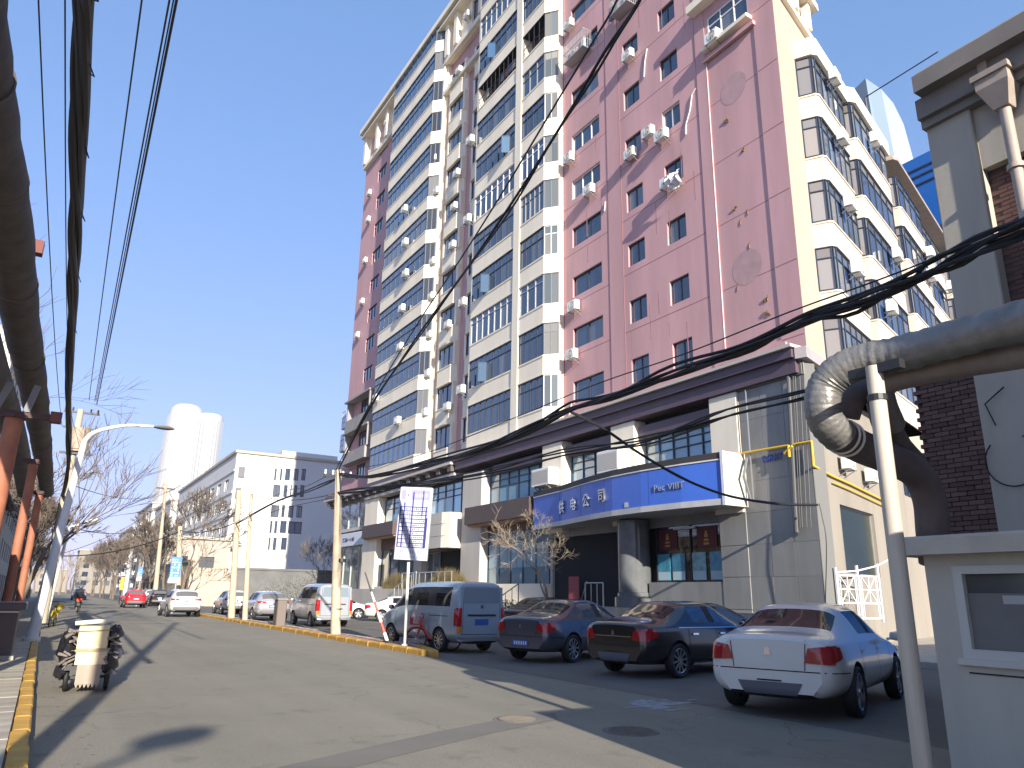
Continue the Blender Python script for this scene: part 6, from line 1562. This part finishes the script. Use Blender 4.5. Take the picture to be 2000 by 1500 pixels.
# ------------------------------------------------------------------ poles, signs, cables
def gpole(px,py,tpx,tpy,label,r0,r1,X=None,d=None,mt=M_conc,z0=.1,name='utility_pole',cat='utility pole'):
    b=P(px,py,X=X) if X else P(px,py,d=d); dd=math.hypot(b.x,b.y); b.z=z0; return upole(name,label,b,P(tpx,tpy,d=dd),r0,r1,mt,cat=cat),b,P(tpx,tpy,d=dd)
M_pole=mat('pole_concrete',(.46,.38,.27),.85,var=.16,vs=2.5,bump=.2,bs=20)
p650,b650,t650=gpole(655,1243,661,918,'thick concrete utility pole on the kerb island in front of the silver van',.19,.125,X=9.42,mt=M_pole)
p450,b450,t450=gpole(452,1203,467,958,'left and thicker one of the two leaning poles standing close together on the island',.20,.15,X=9.45,mt=M_pole)
p480,b480,t480=gpole(478,1211,491,965,'right and thinner one of the two leaning poles standing close together on the island',.15,.09,X=9.45,mt=M_pole)
pA,_,tA=gpole(301,1180,324,945,'tall pale pole beyond the red car, left of the blue sign',.26,.17,d=88,mt=M_pole)
pB,_,tB=gpole(346,1190,352,1028,'grey pole carrying the far blue sign',.24,.18,d=66,mt=M_pole)
pC,_,tC=gpole(262,1170,276,1090,'distant thin pole near the yellow roadside sign',.28,.2,d=130,mt=M_pole)
for (t_,c_) in ((p650,t650),):
    m=MB(); m.bar(c_+Vector((-.55,0,-.25)),c_+Vector((.55,0,-.25)),.09); m.bar(c_+Vector((-.35,0,-1.0)),c_+Vector((.35,0,-1.0)),.07); m.build('crossarm',M_dark,t_)
    m=MB()
    for s in (-.5,-.2,.2,.5): m.lathe(c_+Vector((s,0,-.2)),[(.03,0),(.05,.04),(.03,.08),(.05,.12),(.02,.18)],8)
    m.build('insulator',M_white,t_)
m=MB(); m.tube([b650+Vector((0,0,2.6)),b650+Vector((0,0,2.72))],.18,12); m.tube([b650+Vector((0,0,.9)),b650+Vector((0,0,.93))],.185,12); m.build('strap',M_dark,p650)
for c_ ,t_ in ((tA,pA),(tB,pB)):
    m=MB(); m.bar(c_+Vector((-.9,0,-.5)),c_+Vector((.9,0,-.5)),.14); m.build('crossarm',M_dark,t_)
# main sign board
sg=thing('parking_notice_board','tall white and lilac notice board with a ruled price table on a white post','sign',(9.3,21.2,.1))
A_=P(768,1092,d=23.25); B_=P(833,1100,d=22.95); top=P(773,950,d=23.25); ax=(B_-A_); ax.z=0; Wd=ax.length; ax.normalize(); hN=Vector((ax.y,-ax.x,0)); Hh=top.z-A_.z
SGM=Matrix(((ax.x,hN.x,0,A_.x),(ax.y,hN.y,0,A_.y),(0,0,1,A_.z),(0,0,0,1)))@Matrix.Rotation(R(2.5),4,'Y')
if hN.dot(Vector((A_.x,A_.y,0)))>0: SGM=SGM@Matrix.Diagonal((1,-1,1,1))
def sgb(nm,mt,f):
    m=MB(SGM); f(m); return m.build(nm,mt,sg)
sgb('board_frame',mat('board_white2',(.50,.50,.54),.4),lambda m:m.bbox(0,-.12,0,Wd,.0,Hh,.025))
sgb('lilac_field',mat('lilac_print',(.30,.28,.62),.5),lambda m:m.box(.07*Wd,.001,.82*Hh,.93*Wd,.004,.96*Hh))
sgb('lilac_edge',mat('lilac_pale',(.42,.42,.70),.5),lambda m:(m.box(.84*Wd,.001,.45*Hh,.93*Wd,.0035,.82*Hh),m.box(.07*Wd,.001,.72*Hh,.84*Wd,.0034,.82*Hh)))
sgb('logo_panel',mat('board_white2',(.50,.50,.54),.4),lambda m:m.box(.20*Wd,.0045,.79*Hh,.37*Wd,.006,.955*Hh))
M_ink=mat('navy_print',(.03,.03,.16),.5); M_inkp=mat('lilac_text',(.12,.12,.30),.5)
def tbl(m):
    z0,z1=.17*Hh,.72*Hh
    for i in range(11): z=z0+(z1-z0)*i/10; m.box(.07*Wd,.004,z-.012,.90*Wd,.007,z+.012)
    for u,zz in ((.07,z1),(.19,.78*Hh),(.44,.93*Hh),(.86,z1),(.90,z1*.8)): m.box(u*Wd-.02,.004,z0,u*Wd+.02,.0075,zz)
    m.box(.72*Wd,.004,.60*Hh,.755*Wd,.0078,.955*Hh)
sgb('table_rule',M_ink,tbl)
def cells(m):
    z0,z1=.17*Hh,.72*Hh
    for i in range(10):
        z=z0+(z1-z0)*(i+.5)/10
        for u in (.23,.29,.35,.48,.54,.60,.66,.72,.78):
            if rnd.random()<.8: m.box(u*Wd,.004,z-.028*rnd.uniform(.5,1),u*Wd+.035*rnd.uniform(.5,1.3),.0065,z+.028*rnd.uniform(.5,1))
    for u in (.18,.24,.48,.55,.72,.80):
        m.box(u*Wd,.001,.085*Hh,u*Wd+.02,.004,.13*Hh)
    for u in (.17,.21,.3,.38,.44,.5,.6,.7): m.box(u*Wd,.001,.035*Hh,u*Wd+.03,.004,.045*Hh)
    m.box(.26*Wd,.0065,.87*Hh,.29*Wd,.008,.905*Hh)
sgb('table_print',M_inkp,cells)
def title(m):
    for u in (.50,.60,.70,.79): m.box(u*Wd,.0045,.865*Hh,u*Wd+.055,.007,.90*Hh)
sgb('title_print',M_white,title)
pb=P(790,1268,d=23.1); pb.z=.1; pt=P(798,1098,d=23.1)
m=MB(); m.tube([pb,pt],.045,10); m.tube([pb,pb+Vector((0,0,.08))],.10,10); m.build('post',M_lampp,sg,smooth=True)
# far blue signs
def bsign(px0,py0,px1,py1,d,label,ptop=None):
    a=P(px0,py1,d=d); b=P(px1,py0,d=d); t=thing('blue_road_sign',label,'sign',(a.x,a.y,0),'blue signs along the road'); w_=b.x-a.x; h=b.z-a.z; y=a.y
    m=MB(); m.box(a.x,y,a.z,a.x+w_,y+.1,a.z+h); m.build('board',mat('sign_blue2',(.06,.20,.55),.5),t)
    m=MB(); m.box(a.x,y-.01,a.z,a.x+w_,y-.002,a.z+h*.07); m.box(a.x-.05,y-.01,a.z-.3,a.x+w_*.9,y+.05,a.z-.02); m.build('lower_plate',M_white,t)
    m=MB()
    for i in range(7):
        for j in range(4):
            if rnd.random()<.7: m.box(a.x+w_*(.1+.2*j),y-.012,a.z+h*(.12+.12*i),a.x+w_*(.1+.2*j+rnd.uniform(.08,.17)),y-.004,a.z+h*(.12+.12*i+rnd.uniform(.04,.08)))
    m.build('print',mat('sign_print_pale',(.5,.62,.8),.5),t)['kind']='stuff'
    m=MB(); m.tube([(a.x+w_*.75,y+.15,0),(a.x+w_*.75,y+.15,a.z+h)],.07,8); m.build('post',M_galv,t)
bsign(330,1088,357,1130,60,'blue and white road notice on a post above the white sport utility car')
bsign(268,1107,280,1128,85,'smaller pale blue notice beyond the red car')
ys=thing('yellow_sign','small yellow roadside sign left of the red car','sign',(8.6,90,0)); a=P(233,1152,d=95); b=P(244,1127,d=95)
m=MB(); m.bbox(a.x,a.y,a.z,b.x,a.y+.15,b.z,.05); m.build('board',mat('sign_yellow',(.75,.45,.01),.5),ys); m=MB(); m.tube([((a.x+b.x)/2,a.y+.1,0),((a.x+b.x)/2,a.y+.1,a.z)],.06,6); m.build('post',M_dark,ys)
# striped barrier arm
ba=thing('barrier_arm','leaning red and white striped barrier arm beside the sign post','barrier',(9.3,22.4,.1))
a=P(757,1264,d=24.4); a.z=.12; b=P(713,1118,d=24.9)
for i in range(7):
    p0=a.lerp(b,i/7); p1=a.lerp(b,(i+1)/7); r0=.055-.005*i; m=MB(); m.tube([p0,p1],[r0,r0-.005],8); m.build('stripe',[mat('stripe_white',(.72,.70,.66),.5),mat('stripe_red',(.45,.06,.04),.5)][i%2] if i<5 else M_dark,ba)
m=MB(); m.bbox(a.x-.12,a.y-.12,.1,a.x+.12,a.y+.12,.2,.02); m.build('base',M_dark,ba)
# low bollard like post and grey box on the island
bx=thing('kerb_box','squat brown grey box standing on the kerb between the silver cars','box',(9.5,40,.12)); a=P(541,1215,X=9.3); m=MB(); m.bbox(a.x-.12,a.y-.3,.1,a.x+.3,a.y+.3,1.25,.03); m.build('case',mat('box_taupe',(.15,.12,.10),.6),bx)
m=MB(); m.bbox(a.x-.16,a.y-.34,1.25,a.x+.34,a.y+.34,1.31,.02); m.build('lid',M_grey,bx)

# cables -------------------------------------------------------------
def PV(px,py,A,B):
    n=Vector((B.y-A.y,A.x-B.x,0)); r=ray(px,py); return O+r*((A-O).dot(n)/r.dot(n))
def cable(label,A,B,way,r=.012,strands=1,spread=.0,name='overhead_cable',cat='cable',wav=.0,group=None,nseg=4):
    pts=bend([A]+[PV(x,y,A,B) for x,y in way]+[B],nseg)
    t=thing(name,label,cat,tuple(A),group)
    for s in range(strands):
        ph=rnd.uniform(0,6); f=rnd.uniform(.3,.9); ox=Vector((rnd.uniform(-1,1),rnd.uniform(-1,1),rnd.uniform(-1,1)))*spread
        n=len(pts); q=[]
        for i,p in enumerate(pts):
            e=1.0 if 0<i<n-1 else .3
            q.append(p+(ox+Vector((math.sin(i*f+ph),math.cos(i*f*1.3+ph),math.sin(i*f*.8+ph*2)))*wav)*e)
        m=MB(); m.tube(q,r*rnd.uniform(.75,1.2),6); m.build('strand',M_wire,t,smooth=True)
    return t
# thick bundle along the left pavement
A=P(160,-420,Z=5.6); B=P(96,1060,d=36)
pts=[P(162,-420,Z=5.5),P(164,-150,Z=5.4),P(163,0,Z=5.4),P(155,250,Z=5.5),P(148,450,Z=5.7),P(141,620,Z=6.0),P(134,760,Z=6.1),P(134,850,Z=6.1),P(131,930,Z=5.9),P(112,1010,Z=5.3),P(98,1075,Z=4.3)]
t=thing('cable_bundle','very thick black cable bundle hanging along the left side from the top of the picture','cable',tuple(pts[0])); pp=bend(pts,9)
for s in range(7):
    ph=rnd.uniform(0,6); a0=s*math.pi*2/6; m=MB(); q=[]
    for i,p in enumerate(pp):
        r_=(.045 if s else 0)+.012*math.sin(i*.5+ph); a_=a0+i*.18+.3*math.sin(i*.31+ph); q.append(p+Vector((r_*math.cos(a_),.3*r_*math.sin(a_),r_*math.sin(a_))))
    m.tube(q,.034 if s<5 else .026,7); m.build('strand',M_wire,t,smooth=True)
m=MB()
for i in range(4,len(pp)-2,6): m.tube([pp[i]+Vector((.05,0,-.02)),pp[i]+Vector((.10,.05,-.07-rnd.random()*.06)),pp[i]+Vector((.07,.15,-.02))],.006,4)
m.build('loose_tie',M_wire,t)
xa=P(160,806,d=40)
for i,(x0,x1,y1,r,l) in enumerate([(75,121,832,.012,'leftmost thin black wire against the sky at the upper left'),(127,137,800,.012,'thin black wire just left of the thick bundle'),(277,174,782,.013,'thin black wire right of the thick bundle, nearest to it'),(331,185,784,.014,'thin black wire, second from the right of the upper left group'),(345,189,790,.020,'rightmost and thickest of the wires falling to the pole crossarm')]):
    A=P(x0+(x0-x1)*.55,-430,Z=9.6); B=P(x1,y1,d=39.6)
    t=thing('overhead_cable',l,'cable',tuple(A),'wires falling to the pole at the left'); c0=P(x0,0,Z=9.6)
    A2=c0+(c0-B).normalized()*9; m=MB(); pts=[A2,c0]+[c0.lerp(B,k/8)-Vector((0,0,.9*4*(k/8)*(1-k/8)))*.35 for k in range(1,8)]+[B]
    m.tube(pts,r,6); m.build('strand',M_wire,t)
    if i==3:
        m=MB(); m.tube([p+Vector((.05,0,.03)) for p in pts],r*.8,6); m.build('strand',M_wire,t)
# heavy bundle from the right to the thick pole
A=P(2350,300,d=7.5); B=t650+Vector((0,0,-.15))
main=[(2000,440),(1850,500),(1760,545),(1660,590),(1560,628),(1450,672),(1340,715),(1250,748),(1160,780),(1100,802),(1000,848),(900,885),(800,912),(720,930)]
cable('heavy black cable bundle crossing the pink wall from the brick building to the thick pole',A,B,main,.027,7,.075,name='cable_bundle',wav=.045)
cable('single thin wire just above the heavy bundle on the pink wall',A+Vector((0,0,.35)),B+Vector((0,0,.1)),[(2000,425),(1760,530),(1540,610),(1340,690),(1160,752),(1000,818),(800,895)],.009)
A=P(2000,640,d=14); B=t650+Vector((0,0,-.9))
cable('lower black cable pair passing behind the duct bend and over the blue sign',A,B,[(1800,700),(1590,765),(1430,806),(1330,840),(1240,866),(1100,886),(960,922),(800,948)],.022,4,.07,name='cable_bundle',wav=.035)
A=P(1112,803,d=21); B=P(1597,986,X=20.7)
cable('thick black drop cable crossing the face of the blue sign to the stone corner',A,B,[(1180,838),(1240,880),(1300,916),(1360,946),(1430,971),(1520,984)],.032,3,.03,name='cable_bundle',wav=.01)
m=MB(); q=P(1600,983,X=20.6); cable('loose cable tail hanging on the white corner below the gas pipe',q,PWf(1612,1180,RF,.3),[(1606,1010),(1614,1060)],.02)
A=P(1275,-90,d=8); B=t650+Vector((0,0,.0))
cable('upper right one of the two wires running steeply over the cream balconies',A,B,[(1245,5),(1180,110),(1095,245),(1010,385),(930,500),(850,610),(780,710),(720,800)],.024,2,.03,wav=.012)
A=P(1225,-90,d=8.2)
cable('lower left one of the two wires running steeply over the cream balconies',A,B+Vector((-.1,0,0)),[(1205,0),(1150,95),(1075,220),(985,370),(900,505),(820,625),(750,740),(690,850)],.021)
# wires from the thick pole to the poles up the road
for i,(dz,mid,r,l) in enumerate([(-.3,[(600,958),(540,978)],.03,'thick bundle from the big pole to the leaning poles'),(-1.1,[(600,985),(540,1000)],.014,'lower wire from the big pole to the leaning poles'),(.0,[(600,948),(545,962)],.012,'upper wire from the big pole to the leaning poles')]):
    cable(l,t650+Vector((0,0,dz)),t450+Vector((0,0,-1.9+dz*.3)),mid,r,3 if i==0 else 1,.05,name='cable_bundle' if i==0 else 'overhead_cable',wav=.02)
for i,(dz,l) in enumerate([(-1.9,'thicker cable from the leaning poles to the pole with the far sign'),(-2.5,'lower cable from the leaning poles to the pole with the far sign'),(-1.2,'upper cable from the leaning poles to the pole with the far sign')]):
    a=t450+Vector((0,0,dz)); b=tB+Vector((0,0,-.3-.4*i)); t=thing('overhead_cable',l,'cable',tuple(a)); m=MB(); m.tube(sag(a,b,.35),.03 if i==0 else .018,6); m.build('strand',M_wire,t)
for i,(a,b,s,r,l) in enumerate([(tB+Vector((0,0,-.4)),P(118,1086,d=60),.5,.04,'dark cable crossing the road low beyond the red car'),(tA+Vector((0,0,-2)),P(125,1080,d=62),.6,.02,'thin cable crossing the road above the low dark one'),(P(138,946,d=32),tA+Vector((0,0,-.5)),.8,.016,'wire from the lamp across the road to the tall pale pole'),(P(140,1030,d=34),tA+Vector((0,0,-3)),1.0,.02,'middle wire spanning the road in front of the bare trees'),(t480,t650+Vector((0,0,-.9)),.3,.016,'straight wire between the thin leaning pole and the thick pole'),(tB+Vector((0,0,-1)),tA+Vector((0,0,-2.4)),.2,.02,'short wire between the far poles')]):
    t=thing('overhead_cable',l,'cable',tuple(a)); m=MB(); m.tube(sag(a,b,s),r,6); m.build('strand',M_wire,t)
# side lamp arm lower on the left
t=thing('lamp_arm','short pale lamp arm sticking out from the left beyond the street lamp','street lamp',(0,45,6)); a=P(135,1030,d=46); b=P(176,1018,d=46); m=MB(); m.tube([(a.x-.3,a.y,.1),a],[.09,.07],8); m.build('pole',M_lampp,t); m=MB(); m.tube([a,b],.06,8); m.tube([b,b+(b-a)*.35],[.11,.05],8); m.build('lamp_head',M_lampp,t)
# remove the helper materials of the body builder
for s_ in _slot:
    if s_.users==0: bpy.data.materials.remove(s_)
# ------------------------------------------------------------------ thin winter haze down the street
hz=bpy.data.materials.new('haze_air'); hz.use_nodes=True; hn=hz.node_tree; hn.nodes.clear()
ho=hn.nodes.new('ShaderNodeOutputMaterial'); hv=hn.nodes.new('ShaderNodeVolumePrincipled'); hv.inputs['Color'].default_value=(.93,.95,1,1); hv.inputs['Density'].default_value=.00022; hv.inputs['Anisotropy'].default_value=.2
hn.links.new(hv.outputs[0],ho.inputs['Volume'])
m=MB(); m.box(-950,-350,-1,950,1550,215); hb=m.build('haze',hz); tag(hb,'thin pale haze filling the street','haze',kind='stuff'); del hb['category']
